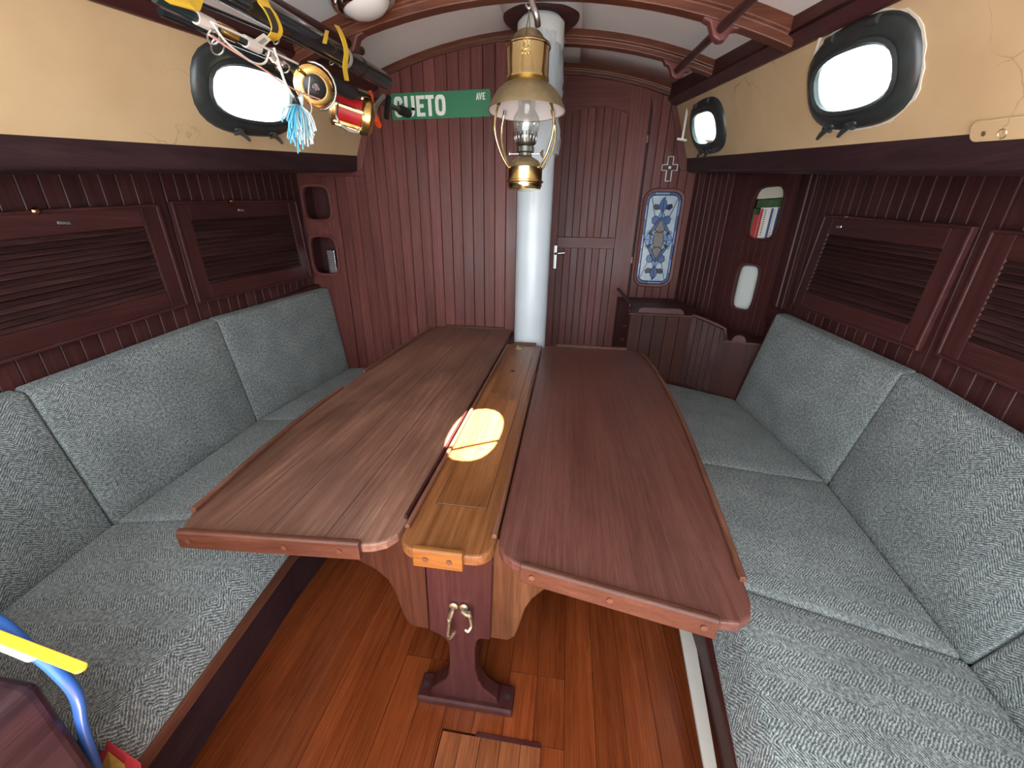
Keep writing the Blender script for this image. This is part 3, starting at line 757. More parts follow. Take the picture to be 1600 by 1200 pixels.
pb = ['grey tweed back cushion at the galley end of the port settee', 'wide grey tweed back cushion in the middle of the port settee', 'grey tweed back cushion against the bulkhead under the pigeonholes']
for i in range(3): back_c((J[i]+Vector((0,.002,-.03)), J[i+1]+Vector((0,-.002,-.03)), T[i]+Vector((0,.002,0)), T[i+1]+Vector((0,-.002,0))), (-.08, 0, .01), pb[i], GP)
ZS = .362
FP = [Vector((PXF(.345)-.0, .345, ZS)), Vector((-.965, 1.03, ZS)), Vector((-.96, 1.85, ZS)), Vector((-.95, YB-.02, ZS))]
FP[0].x = -.90
pl = ['grey tweed seat cushion at the galley end, beside the blue hose', 'grey tweed seat cushion in the middle of the port settee', 'grey tweed seat cushion at the foot of the port bulkhead boards']
for i in range(3): seat_c((J[i]+Vector((.004,.002,.0)), J[i+1]+Vector((.004,-.002,.0)), FP[i]+Vector((0,.002,0)), FP[i+1]+Vector((0,-.002,0))), .105, pl[i], GP, .055)
J = [Vector((1.02, -.1, ZJ)), on_z(1512, 1030, ZJ), on_z(1292, 752, ZJ), on_z(1147, 623, ZJ)]
T = [Vector((1.22, -.1, .77)), on_x(1690, 850, 1.26), on_x(1408, 582, 1.30), on_x(1212, 490, 1.28)]
T[1] = Vector((1.26, .80, .785))
pb = ['grey tweed back cushion at the open end of the starboard settee', 'wide grey tweed back cushion in the middle of the starboard settee', 'grey tweed back cushion beside the low corner cabinet']
for i in range(3): back_c((J[i]+Vector((0,.002,-.03)), J[i+1]+Vector((0,-.002,-.03)), T[i]+Vector((0,.002,0)), T[i+1]+Vector((0,-.002,0))), (.08, 0, .01), pb[i], GS)
FS = [Vector((.40, -.1, ZS)), Vector((.552, .96, ZS)), Vector((.60, 1.66, ZS)), Vector((.61, 2.78, ZS))]
pl = ['grey tweed seat cushion with a worn rolled edge beside the white strip', 'grey tweed seat cushion in the middle of the starboard settee', 'grey tweed seat cushion in front of the low corner cabinet']
for i in range(3): seat_c((J[i]+Vector((-.004,.002,.0)), J[i+1]+Vector((-.004,-.002,.0)), FS[i]+Vector((0,.002,0)), FS[i+1]+Vector((0,-.002,0))), .105, pl[i], GS, -.055)

# ---- louvred locker doors
def louvre(X, s, q, knob, label, group):
    """q: (near-top, far-top, far-bottom, near-bottom) as (Y, z); s: inboard direction"""
    cY = sum(p[0] for p in q)/4; t = thing('louvred_door', (X, cY, min(p[1] for p in q)), label, 'locker door', group)
    def Q(a, b, d):                # a 0..1 near->far, b 0..1 bottom->top
        bo = (q[3][0]*(1-a)+q[2][0]*a, q[3][1]*(1-a)+q[2][1]*a); to = (q[0][0]*(1-a)+q[1][0]*a, q[0][1]*(1-a)+q[1][1]*a)
        return Vector((X+s*d, bo[0]*(1-b)+to[0]*b, bo[1]*(1-b)+to[1]*b))
    L_ = abs(q[1][0]-q[0][0]); H_ = abs(q[0][1]-q[3][1]); fa = .075/L_; fb = .075/H_
    def bar(a0, a1, b0, b1, d0, d1, nm, mat, bev=.004, par=t):
        return MB().hexa([Q(a0,b0,d0), Q(a1,b0,d0), Q(a1,b0,d1), Q(a0,b0,d1), Q(a0,b1,d0), Q(a1,b1,d0), Q(a1,b1,d1), Q(a0,b1,d1)]).make(nm, mat, par, bevel=bev)
    bar(0, fa, 0, 1, .008, .026, 'stile', 'dark_mahogany_Z'); bar(1-fa, 1, 0, 1, .008, .026, 'stile', 'dark_mahogany_Z')
    bar(fa, 1-fa, 0, fb, .008, .026, 'bottom_rail', 'dark_mahogany_Y'); bar(fa, 1-fa, 1-fb, 1, .008, .026, 'top_rail', 'dark_mahogany_Y')
    for a0, a1, b0, b1 in ((-.012, .004, -.02, 1.02), (.996, 1.012, -.02, 1.02), (0, 1, -.025, .005), (0, 1, .995, 1.025)):
        bar(a0, a1, b0, b1, .008, .032, 'bead', 'dark_mahogany_Y', .004)
    bar(fa, 1-fa, fb, 1-fb, .008, .011, 'backing', 'black_gap', 0)
    n_ = 14
    for i in range(n_):
        b0 = fb+(1-2*fb)*i/n_; b1 = fb+(1-2*fb)*(i+1)/n_; dz = (b1-b0)
        MB().hexa([Q(fa,b0,.026), Q(1-fa,b0,.026), Q(1-fa,b0+dz*.22,.028), Q(fa,b0+dz*.22,.028), Q(fa,b1-dz*.05,.010), Q(1-fa,b1-dz*.05,.010), Q(1-fa,b1+dz*.17,.012), Q(fa,b1+dz*.17,.012)]).make('slat', 'slat_Y', t, bevel=.003, seg=1)
    k = Q(knob, 1.0, .03)
    MB().lathe([(.005, 0), (.005, .012), (.011, .017), (.012, .024), (.006, .029)], 12, k+Vector((0,0,.008)), (s,0,0)).make('turn_knob', 'copper', t, smooth='auto')
    c = Q(knob+.09, 1-fb*.5, .027); MB().box((c.x-.002, c.y-.02, c.z-.006), (c.x+.002, c.y+.02, c.z+.006)).make('latch_plate', 'steel', t, bevel=.002)
    return t
louvre(XP+.012, 1, ((.72, 1.322), (1.666, 1.421), (1.676, .988), (.72, .888)), .52, 'long louvred locker door above the wide port cushion', 'louvred doors')
louvre(XP+.012, 1, ((1.750, 1.437), (2.642, 1.503), (2.676, 1.015), (1.756, .985)), .36, 'louvred locker door beside the two empty pigeonholes', 'louvred doors')
louvre(XS-.012, -1, ((1.625, 1.384), (2.475, 1.449), (2.545, .975), (1.645, .954)), .74, 'louvred locker door beside the book pigeonhole', 'louvred doors')
louvre(XS-.012, -1, ((.66, 1.30), (1.545, 1.373), (1.548, .962), (.66, .892)), .5, 'louvred locker door under the cream wall plate on the starboard side', 'louvred doors')

# ---- saloon table
ZT = .675; TH = .026
tb = thing('saloon_table', (-.235, 1.5, 0), 'drop-leaf mahogany saloon table with both leaves raised', 'table')
def tp_(x, y): return on_z(x, y, ZT)
def slab(poly, th, mat, name, par, bevel=.005, z=ZT): return MB().prism([(p[0], p[1], z-th) for p in poly], (0,0,th)).make(name, mat, par, bevel=bevel)
def arc(c, r, a0, a1, k=6): return [(c[0]+r*math.cos(math.radians(a0+(a1-a0)*i/k)), c[1]+r*math.sin(math.radians(a0+(a1-a0)*i/k))) for i in range(k+1)]
# centre board
CX0, CX1, CY0, CY1 = -.345, -.122, .640, 2.375
r_ = .045
cpoly = arc((CX0+r_, CY0+r_), r_, 180, 270)+arc((CX1-r_, CY0+r_), r_, 270, 360)+arc((CX1-.02, CY1-.02), .02, 0, 90)+arc((CX0+.02, CY1-.02), .02, 90, 180)
cb = slab(cpoly, .030, 'table_orange_Y', 'centre_board', tb)
def fid(par, pts, w=.016, h=.022, z=ZT, mat='fiddle_Y', dn=0.0, name='fiddle_rail'):
    """rail along a plan polyline"""
    pts = [Vector((p[0], p[1], 0)) for p in pts]; secs = []
    for i, p in enumerate(pts):
        t_ = (pts[min(i+1, len(pts)-1)]-pts[max(i-1, 0)]).normalized(); n_ = Vector((-t_.y, t_.x, 0))
        secs.append([p-n_*w/2+Vector((0,0,z-dn)), p-n_*w/2+Vector((0,0,z+h*.7)), p-n_*w*.25+Vector((0,0,z+h)), p+n_*w*.25+Vector((0,0,z+h)), p+n_*w/2+Vector((0,0,z+h*.7)), p+n_*w/2+Vector((0,0,z-dn))])
    return MB().loft(secs).make(name, mat, par, bevel=.002)
def plug(par, x, y, z): MB().lathe([(.0065, 0), (.0065, .0015)], 12, (x, y, z), (0,-1,0)).make('plug', 'plug', par)
f = fid(cb, [(-.300, CY0-.004), (-.185, CY0-.004)], .018, .014, mat='orange_X', dn=.036)
for xx in (-.270, -.215): plug(cb, xx, CY0-.0135, ZT-.012)
fid(cb, [(CX0+.005, .70), (CX0+.005, 2.30)], .012, .012); fid(cb, [(CX1-.005, .70), (CX1-.005, 2.30)], .012, .012)
fid(cb, [(CX0+.04, CY1), (CX1-.04, CY1)], .014, .014, mat='fiddle_X', dn=.02)
for (x0, x1, y0, y1) in ((-.300, -.165, .80, 1.50), (-.300, -.165, 1.56, 2.11)):
    fr = [(x0, y0), (x1, y0), (x1, y1), (x0, y1)]
    MB().box((x0-.0015, y0-.0015, ZT-.001), (x1+.0015, y1+.0015, ZT+.0004)).make('lid_gap', 'groove', cb)
    MB().box((x0, y0, ZT-.001), (x1, y1, ZT+.0012)).make('bottle_locker_lid', 'table_orange_Y', cb, bevel=.001, seg=1)
for (xx, yy) in ((752, 702), (801, 580)):
    p = tp_(xx, yy); MB().lathe([(.0125, 0), (.0125, .0006)], 16, (p.x, p.y, ZT+.0012), (0,0,1)).make('finger_hole', 'black_gap', cb)
p = tp_(810, 543); MB().lathe([(.022, 0), (.022, .003), (.006, .006), (.006, .018), (.010, .022), (.0, .024)], 14, (p.x, p.y-.03, ZT), (0,0,1)).make('brass_fitting', 'brass_dull', cb, smooth='auto')
# port leaf
def outl(pxs, k=6): return [(p.x, p.y) for p in bez([tp_(*q) for q in pxs], k)]
lo_ = [(-.895, .670), (-.950, 1.10), (-.972, 1.60), (-.970, 2.10), (-.952, 2.66)]
lo_ = [(p.x, p.y) for p in bez([(a, b, 0) for a, b in lo_], 5)]
lpoly = [(-.352, 2.70), (-.37, 2.725), (-.40, 2.735), (-.90, 2.735), (-.94, 2.715)]+list(reversed(lo_))+[(-.872, .622), (-.852, .606), (-.832, .600)]+[(-.43, .634), (-.400, .640), (-.372, .655), (-.356, .680), (-.351, .72)]
lf = slab(lpoly, TH, 'table_Y', 'table_leaf', tb)
lf['label'] = 'worn port leaf with pale light haze in its colour'
sp_ = [p for p in lo_ if p[1] < 1.56]; fid(lf, [(p[0]+.004, p[1]) for p in sp_], .014, .014)
sp_ = [p for p in lo_ if p[1] > 1.62]; fid(lf, [(p[0]+.004, p[1]) for p in sp_], .014, .014)
fid(lf, [(-.858, .6), (-.425, .631)], .018, .014, mat='fiddle_X', dn=.034)
for xx in (-.83, -.60, -.47): plug(lf, xx, .6+(.031)*(xx+.858)/.433-.0095, ZT-.011)
fid(lf, [(-.86, 2.737), (-.42, 2.737)], .014, .016, mat='fiddle_X', dn=.02)
fid(lf, [(-.356, .73), (-.356, 2.65)], .009, .012, mat='post_Z')
for xx in (-.52, -.66, -.78): MB().box((xx-.0008, .64, ZT-.002), (xx+.0008, 2.70, ZT+.0003)).make('board_seam', 'groove', lf)
# starboard leaf
ro = [(.412, .66), (.447, .982), (.488, 1.45), (.502, 1.90), (.492, 2.20), (.473, 2.337)]
ro = [(p.x, p.y) for p in bez([(a, b, 0) for a, b in ro], 5)]
rpoly = [(-.117, .72), (-.112, .680), (-.098, .655), (-.075, .640), (-.04, .628), (.33, .560), (.365, .562), (.392, .580), (.405, .61)]+ro+[(.455, 2.365), (.425, 2.378), (-.06, 2.378), (-.10, 2.365), (-.117, 2.33)]
rf = slab(rpoly, TH, 'table_dark_Y', 'table_leaf', tb)
rf['label'] = 'darker starboard leaf with a bowed outer edge'
fid(rf, [(p[0]-.004, p[1]) for p in ro if .63 < p[1] < 2.30], .014, .014)
fid(rf, [(-.055, .628), (.325, .556)], .018, .014, mat='fiddle_X', dn=.034)
for xx in (-.03, .13, .30): plug(rf, xx, .628-.072*(xx+.055)/.38-.0095, ZT-.011)
fid(rf, [(-.03, 2.380), (.40, 2.380)], .014, .016, mat='fiddle_X', dn=.02)
# pedestals: shaped board on a foot
def post(Y, nm):
    P = [(-.307, .645), (-.132, .645), (-.140, .302), (-.168, .300), (-.180, .285), (-.184, .245), (-.184, .165), (-.176, .120), (-.160, .085), (-.136, .062), (-.122, .05), (-.114, .022)]
    Lf = [(-.330, .022), (-.322, .052), (-.300, .078), (-.275, .105), (-.264, .140), (-.260, .200), (-.260, .262), (-.272, .285), (-.313, .306)]
    return MB().prism([(a, Y, b) for a, b in P+Lf], (0, .042, 0)).make(nm, 'post_Z', tb, bevel=.004)
po = post(.715, 'pedestal'); post(2.20, 'pedestal')
for Y in (.698, 2.19):
    MB().box((-.366, Y, 0), (-.072, Y+.075, .028)).make('pedestal_foot', 'post_Z', tb, bevel=.006)
for xx in (-.348, -.09): MB().lathe([(.008, 0), (.008, .002)], 10, (xx, .738, .028), (0,0,1)).make('foot_bolt', 'black_gap', tb)
MB().box((-.255, .75, .09), (-.19, 2.21, .17)).make('stretcher', 'post_Z', tb, bevel=.006)
MB().box((-.325, .76, .56), (-.14, 2.35, .645)).make('locker_box', 'post_Z', tb)
# knee brackets
kl = [(-.314, .648), (-.760, .648), (-.70, .620), (-.62, .570), (-.56, .542), (-.50, .516), (-.455, .492), (-.425, .460), (-.408, .410), (-.396, .350), (-.386, .312), (-.366, .292), (-.320, .290)]
MB().prism([(a, .728, b) for a, b in kl], (0, .03, 0)).make('leaf_bracket', 'knee_Z', tb, bevel=.004)['label'] = 'reddish brown knee bracket under the port leaf'
kr = [(-.134, .648), (.24, .648), (.20, .60), (.13, .560), (.085, .541), (.030, .520), (-.005, .497), (-.032, .462), (-.050, .420), (-.064, .350), (-.075, .310), (-.094, .292), (-.144, .292)]
MB().prism([(a, .728, b) for a, b in kr], (0, .03, 0)).make('leaf_bracket', 'knee_light_Z', tb, bevel=.004)['label'] = 'paler blotched knee bracket under the starboard leaf'
# brass hooks on the pedestal
def hook(px0, px1, px2, px3):
    a = on_y(*px0, .713); b = on_y(*px1, .700); c = on_y(*px2, .697); d = on_y(*px3, .690)
    m = MB(); m.lathe([(.012, 0), (.012, .004), (.007, .006)], 14, a, (0,-1,0))
    m.tube([a, a+Vector((0,-.012,-.004)), (a+b)/2+Vector((0,-.008,0)), b], [.006,.006,.0075,.006], 8)
    m.lathe([(.009, -.004), (.011, 0), (.009, .004)], 12, b, (1,.3,0))
    m.tube(bez([b, b*.55+c*.45, c, c*.6+d*.4+Vector((0,-.006,-.006)), d], 4), .0042, 8)
    o = m.make('brass_hook', 'brass_old', tb, smooth='auto')
hook((709, 946), (702, 968), (700, 993), (711, 987)); hook((725, 948), (734, 961), (736, 978), (727, 984))

# ---- low corner cabinet
def cabpt(px, Y=None): return on_z(px[0], px[1], .31)
ca = [Vector((.60, 2.80, 0)), Vector((.875, 2.80, 0)), Vector((1.085, 2.69, 0)), Vector((1.235, 2.60, 0))]
zc_ = [on_y(1030, 490, 2.80).z, on_y(1081, 493, 2.80).z, on_y(1132, 531, 2.69).z, on_y(1182, 533, 2.60).z]
x_l = on_y(985, 488, 2.80).x; ca[0].x = x_l
cab = thing('corner_cabinet', (.9, 3.0, 0), 'low dark corner cabinet with scalloped rims under the stained glass', 'cabinet')
ZA = zc_[0]; ZC = zc_[2]
bodyA = [ca[0], ca[1], Vector((1.02, 3.10, 0)), Vector((CX-.02, YD-.01, 0)), Vector((x_l, YD-.01, 0))]
MB().prism([(p.x, p.y, 0) for p in bodyA], (0, 0, ZA-.012)).make('body', 'dark_mahogany_Z', cab)
n_ = 5
for i in range(n_):
    a = ca[0].lerp(ca[1], i/n_); b = ca[0].lerp(ca[1], (i+1)/n_)
    MB().box((a.x+.0008, 2.788, .2), (b.x-.0008, 2.802, ZA-.012)).make('front_board', 'cabinet_Z', cab, bevel=.002, seg=1)
bodyB = [ca[1]+Vector((0,.01,0)), ca[2], Vector((1.27, 3.0, 0)), Vector((1.05, 3.12, 0))]
MB().prism([(p.x, p.y, 0) for p in bodyB], (0, 0, ZC-.01)).make('side_body', 'dark_mahogany_Z', cab)
for i in range(6):
    a = ca[1].lerp(ca[2], i/6); b = ca[1].lerp(ca[2], (i+1)/6); d_ = (ca[2]-ca[1]).normalized(); n2 = Vector((d_.y, -d_.x, 0))
    z0 = ZA-.01-(ZA-ZC)*0.55*(i/6)**1.2; z1 = ZA-.01-(ZA-ZC)*.55*((i+1)/6)**1.2
    a2 = a+d_*.0008; b2 = b-d_*.0008
    MB().hexa([(*a2.xy, .2), (*b2.xy, .2), *( (*(p-n2*.012).xy, .2) for p in (b2, a2)), (*a2.xy, z0), (*b2.xy, z1), (*(b2-n2*.012).xy, z1), (*(a2-n2*.012).xy, z0)]).make('angled_board', 'slat_Y', cab, bevel=.002, seg=1)
# top fiddle following the angled side, dropping in an ogee
path = []
for i in range(13):
    u = i/12; p = ca[1].lerp(ca[2], u); z = ZA-(ZA-ZC)*.5*u**1.3 if u < .92 else None
    if z is None: z = ZA-(ZA-ZC)*(.5+.5*(u-.92)/.08)
    path.append(Vector((p.x, p.y-.004, z)))
MB().tube(path, .012, 8).make('top_rail', 'dark_mahogany_X', cab, smooth=True)
bodyC = [ca[2]+Vector((-.005,0,0)), ca[3]+Vector((.05,.03,0)), Vector((XS-.03, 2.80, 0)), Vector((1.27, 2.98, 0))]
MB().prism([(p.x, p.y, 0) for p in bodyC], (0, 0, ZC-.014)).make('end_body', 'cabinet_Z', cab)
MB().prism([(p.x, p.y, ZC-.014) for p in [ca[2]+Vector((-.01,-.01,0)), ca[3]+Vector((.055,.025,0)), Vector((XS-.03, 2.80, 0)), Vector((1.27, 2.98, 0))]], (0,0,.014)).make('end_top', 'dark_mahogany_X', cab, bevel=.004)
MB().box((ca[0].x-.012, 2.782, ZA-.014), (ca[1].x+.02, 2.83, ZA)).make('top_edge', 'dark_mahogany_X', cab, bevel=.004)
# scalloped rims
a0, a1 = on_y(1000, 478, 2.79), on_y(1068, 484, 2.79)
rim = [(a0.x-.012, ZA), (a0.x, ZA+.030), (a0.x+.02, ZA+.042), (a1.x-.02, ZA+.042), (a1.x, ZA+.030), (a1.x+.012, ZA)]
MB().prism([(p[0], 2.786, p[1]) for p in rim], (0, .014, 0)).make('scalloped_rim', 'dark_mahogany_X', cab, bevel=.004)
c_ = ca[2].lerp(ca[3], .42)
MB().prism([(c_.x+.038*math.cos(t_), c_.y-.010-.02*math.cos(t_), ZC+.048*math.sin(t_)) for t_ in [math.pi*i/10 for i in range(11)]], (.005, .012, 0)).make('scalloped_rim', 'dark_mahogany_X', cab, bevel=.003)
for i, z_ in enumerate((.70, .60, .50)):
    MB().tube(bez([(x_l-.012, 2.86, z_+.02), (x_l-.022, 2.95, z_-.005), (x_l-.012, 3.05, z_-.02)], 5), .007, 6).make('drawer_pull', 'mahogany_Y', cab, smooth=True)
MB().tube(bez([(x_l-.004, 2.80, ZA+.005), (x_l-.004, 2.84, ZA+.03), (x_l-.004, 2.90, ZA+.055), (x_l-.004, 3.55, ZA+.06)], 6), .012, 8).make('side_rail', 'dark_mahogany_Y', cab, smooth=True)

# ---- mast with plastic film wrapped round it
MXc = (on_y(803, 540, 2.52).x+on_y(851, 540, 2.52).x)/2; MR = (on_y(865, 300, 2.52).x-on_y(808, 300, 2.52).x)/2*.985
mast = thing('mast', (MXc, 2.54, 0), 'white painted mast standing between the table and the bulkhead', 'mast')
MB().lathe([(MR, 0), (MR, 2.62)], 48, (MXc, 2.54, 0)).make('mast_tube', 'mast_paint', mast, smooth='auto')
zq = zceil(MXc, 2.54)
MB().lathe([(MR+.005, -.012), (MR+.08, -.010), (MR+.09, -.002), (MR+.09, .03)], 40, (MXc, 2.54, zq-.012)).make('mast_collar', 'dark_mahogany_X', mast, smooth='auto')
MB().lathe([(MR+.012, -.10), (MR+.016, -.10), (MR+.016, .0), (MR+.012, 0)], 40, (MXc, 2.54, zq-.04)).make('mast_boot', 'white_plastic', mast, smooth='auto')
zf0 = on_y(870, 238, 2.45).z; mb = MB(); secs = []
rg = random.Random(5)
for j in range(15):
    z = zf0+(zq-.10-zf0)*j/14; row = []
    for i in range(33):
        a = math.radians(-120+200*i/32); rr_ = MR+.012+.014*math.sin(3*a+j*.9)*rg.random()+.012*rg.random()
        if i > 28: rr_ += .035*(i-28)/4
        row.append(Vector((MXc+rr_*math.cos(a), 2.54+rr_*math.sin(a), z)))
    secs.append(row)
mb.loft(secs, caps=False, closed=False).make('plastic_film', 'plastic_film', mast, smooth=True)

# ================================================================== THINGS
# ---- brass oil lantern
LP = Vector((on_y(823, 165, 1.99).x, 1.99, 0)); PXM = .00277
def lz(y): return on_y(823, y, 1.99).z
lan = thing('oil_lantern', (LP.x, LP.y, lz(297)), 'brass oil lantern with a wide shade hanging from the ceiling beam', 'lantern')
def lat(prof, name, mat, n=40, par=lan, caps=True): return MB().lathe([(r*PXM, lz(y)) for r, y in prof], n, (LP.x, LP.y, 0), caps=caps).make(name, mat, par, smooth='auto')
lat([(8,49),(17,51),(21,56),(24,63),(31,69),(33,72)], 'smoke_cap', 'brass_dull')
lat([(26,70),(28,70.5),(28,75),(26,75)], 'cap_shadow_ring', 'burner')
lat([(34,74),(34,76),(32,77),(32,121),(33,123),(33,127),(29,129),(27,131)], 'chimney_drum', 'brass')
lat([(25,129),(29,131),(36,135),(45,143),(53,155),(58,167),(60.5,173),(60.8,175),(59.5,174.5),(57,168),(51,156),(44,145),(35,137),(25,133)], 'shade', 'brass_dull', 56, caps=False)
lat([(24,134),(35,139),(44,147),(51,158),(56.5,169),(58.8,174)], 'shade_lining', 'enamel_white', 56, caps=False)
lat([(13,133),(13.5,172),(16,176),(20,184),(21,193),(20,203),(17,212),(16,222)], 'glass_chimney', 'lamp_glass', 32, caps=False)
lat([(15,211),(16.5,213),(16.5,224),(15,226),(12,228),(14,230),(14,238),(11,240),(11,244)], 'burner', 'burner', 28)
g = MB()
for i in range(18):
    a = 2*math.pi*i/18; c, s_ = math.cos(a), math.sin(a)
    g.tube([(LP.x+c*16*PXM, LP.y+s_*16*PXM, lz(224)), (LP.x+c*18.5*PXM, LP.y+s_*18.5*PXM, lz(216)), (LP.x+c*17.5*PXM, LP.y+s_*17.5*PXM, lz(209))], .0028, 5)
g.make('burner_gallery', 'steel', lan, smooth=True)
lat([(2,203),(7,203.5),(7,204.5),(2,205),(2,226)], 'flame_spreader', 'brass_dull', 16)
lat([(9,244),(14,247),(22,252),(26,258),(27,262),(29,264)], 'font_shoulder', 'brass_dull')
lat([(29,263),(28.5,265),(28.5,282),(31,283.5),(31,285.5),(28.5,287),(28.5,291),(26,296),(20,297.5),(0.1,297.5)], 'font', 'brass')
g = MB(); z0 = lz(241); g.tube([(LP.x-26*PXM, LP.y-.01, z0), (LP.x+28*PXM, LP.y-.01, z0)], .0022, 6)
g.lathe([(.003, 0), (.016, .012), (.017, .015), (.003, .016)], 14, (LP.x+24*PXM, LP.y-.01, z0), (1,0,0)); g.lathe([(.010, 0), (.012, .006), (.004, .012)], 12, (LP.x-24*PXM, LP.y-.01, z0), (-1,0,0))
g.make('wick_knob', 'steel', lan, smooth='auto')
for a in (35, 145, 215, 325):
    c, s_ = math.cos(math.radians(a)), math.sin(math.radians(a))
    pr = [(47,167), (52,182), (55,200), (53,220), (46,240), (37,256), (29,265)]
    MB().tube(bez([(LP.x+c*r*PXM, LP.y+s_*r*PXM, lz(y)) for r, y in pr], 4), .0050, 8).make('guard_wire', 'brass', lan, smooth=True)
    MB().tube([(LP.x+c*47*PXM, LP.y+s_*47*PXM, lz(164)), (LP.x+c*49*PXM, LP.y+s_*49*PXM, lz(172))], .0075, 8).make('wire_socket', 'burner', lan, smooth='auto')
htop = Vector((LP.x-.002, LP.y, lz(10)))
g = MB()
for sg in (-1, 1):
    g.tube(bez([(LP.x+sg*.008, LP.y-33*PXM*(1 if sg < 0 else -1), lz(84)), (LP.x+sg*.006, LP.y-34*PXM*(1 if sg < 0 else -1), lz(72)), (LP.x, LP.y-.02*(1 if sg < 0 else -1), lz(30)), tuple(htop)], 5), .0026, 6)
g.make('bail', 'brass_dull', lan, smooth=True)
g = MB(); fc = Vector((LP.x, LP.y-32.6*PXM, lz(88)))
for dx, dz, r_s in ((0, .006, .010), (-.012, -.012, .006), (.012, -.012, .006), (0, -.014, .006)):
    lp = [fc+Vector((dx+r_s*math.cos(t_), -.001, dz+r_s*1.5*math.sin(t_))) for t_ in [2*math.pi*i/14 for i in range(15)]]; g.tube(lp, .0022, 5)
g.make('bail_lug', 'brass', lan, smooth=True)
hk = thing('beam_hook', (LP.x, B1, zceil(LP.x, B1)-.08), 'worn metal hook under the deck beam holding the lantern', 'hook')
MB().tube(bez([(LP.x+.035, B1-.02, lz(38)+.002), (LP.x+.030, LP.y-.01, lz(26)), (LP.x+.012, LP.y-.005, lz(8)), (LP.x+.004, LP.y-.002, lz(-10)), (LP.x, B1, zceil(LP.x, B1)-.07)], 5), [.013]*11+[.012]*10, 10).make('hook_shank', 'steel', hk, smooth=True)
MB().tube(bez([htop+Vector((-.012,0,.005)), htop+Vector((0,-.003,-.008)), htop+Vector((.014,0,.004)), (LP.x+.012, LP.y, lz(0))], 5), .006, 8).make('hook_tip', 'steel', hk, smooth=True)

# ---- street sign on the bulkhead
sg_ = thing('street_sign', tuple(on_y(690, 165, YB-.013)), 'green street sign reading CUETO AVE on the board bulkhead', 'sign')
SA0 = on_y(614, 188, YB-.013); SB0 = on_y(767, 182, YB-.013); ex = (SB0-SA0); SW = ex.length; ex.normalize(); ez = Vector((-ex.z, 0, ex.x)); SH = (on_y(767, 139, YB-.013)-SB0).dot(ez)
def S3(a, b, d=0.0): return SA0+ex*a+ez*b+Vector((0,-d,0))
def rr_poly(x0, x1, y0, y1, r, k=5):
    P = []
    for cx, cy, a0 in ((x1-r, y0+r, 270), (x1-r, y1-r, 0), (x0+r, y1-r, 90), (x0+r, y0+r, 180)):
        P += [(cx+r*math.cos(math.radians(a0+90*i/k)), cy+r*math.sin(math.radians(a0+90*i/k))) for i in range(k+1)]
    return P
MB().prism([S3(a, b, .0005) for a, b in rr_poly(0, SW, 0, SH, .014)], (0, -.003, 0)).make('sign_plate', 'sign_green', sg_)
LM = {}
def strokes(ch, w, h, t):
    """letters as closed 2-D polygons"""
    out = []
    def rect(x0, y0, x1, y1): out.append([(x0,y0),(x1,y0),(x1,y1),(x0,y1)])
    def ringarc(a0, a1, k=20):
        o = []; i_ = []
        for j in range(k+1):
            th = math.radians(a0+(a1-a0)*j/k); p = sup(w/2, h/2, 3.2, th); q = sup(w/2-t, h/2-t, 3.6, th)
            o.append((w/2+p[0], h/2+p[1])); i_.append((w/2+q[0], h/2+q[1]))
        for j in range(k): out.append([o[j], o[j+1], i_[j+1], i_[j]])
    if ch == 'E': rect(0,0,t,h); rect(t,0,w,t*.9); rect(t,h-t*.9,w,h); rect(t,h/2-t*.45,w*.85,h/2+t*.45)
    elif ch == 'T': rect(0,h-t*.9,w,h); rect(w/2-t/2,0,w/2+t/2,h-t*.9)
    elif ch == 'O': ringarc(0, 360, 32)
    elif ch == 'C': ringarc(38, 322, 28)
    elif ch == 'U': rect(0,h*.35,t,h); rect(w-t,h*.35,w,h); ringarc(180+18, 360-18, 16); rect(0,h*.30,t,h*.36); rect(w-t,h*.30,w,h*.36)
    elif ch == 'V': out.append([(0,h),(t,h),(w/2+t*.35,0),(w/2-t*.35,0)]); out.append([(w-t,h),(w,h),(w/2+t*.4,0),(w/2-t*.4,0)])
    elif ch == 'A': out.append([(0,0),(t,0),(w/2+t*.4,h),(w/2-t*.4,h)]); out.append([(w-t,0),(w,0),(w/2+t*.4,h),(w/2-t*.4,h)]); rect(w*.28,h*.22,w*.72,h*.22+t*.8)
    return out
def letter(ch, x, y, w, h, t):
    m = MB()
    for q in strokes(ch, w, h, t): m.prism([S3(x+a, y+b, .0036) for a, b in q], (0, -.0008, 0))
    m.make('letter_'+ch.lower(), 'sign_white', sg_)
u = SW/1245.0
for ch, x0, x1 in (('C', 35, 150), ('U', 170, 300), ('E', 322, 430), ('T', 440, 545), ('O', 560, 690)):
    letter(ch, x0*u, .10*SH, (x1-x0)*u, .78*SH, 42*u)
for ch, x0, x1 in (('A', 1068, 1108), ('V', 1104, 1144), ('E', 1150, 1182)):
    letter(ch, x0*u, .62*SH, (x1-x0)*u, .26*SH, 13*u)

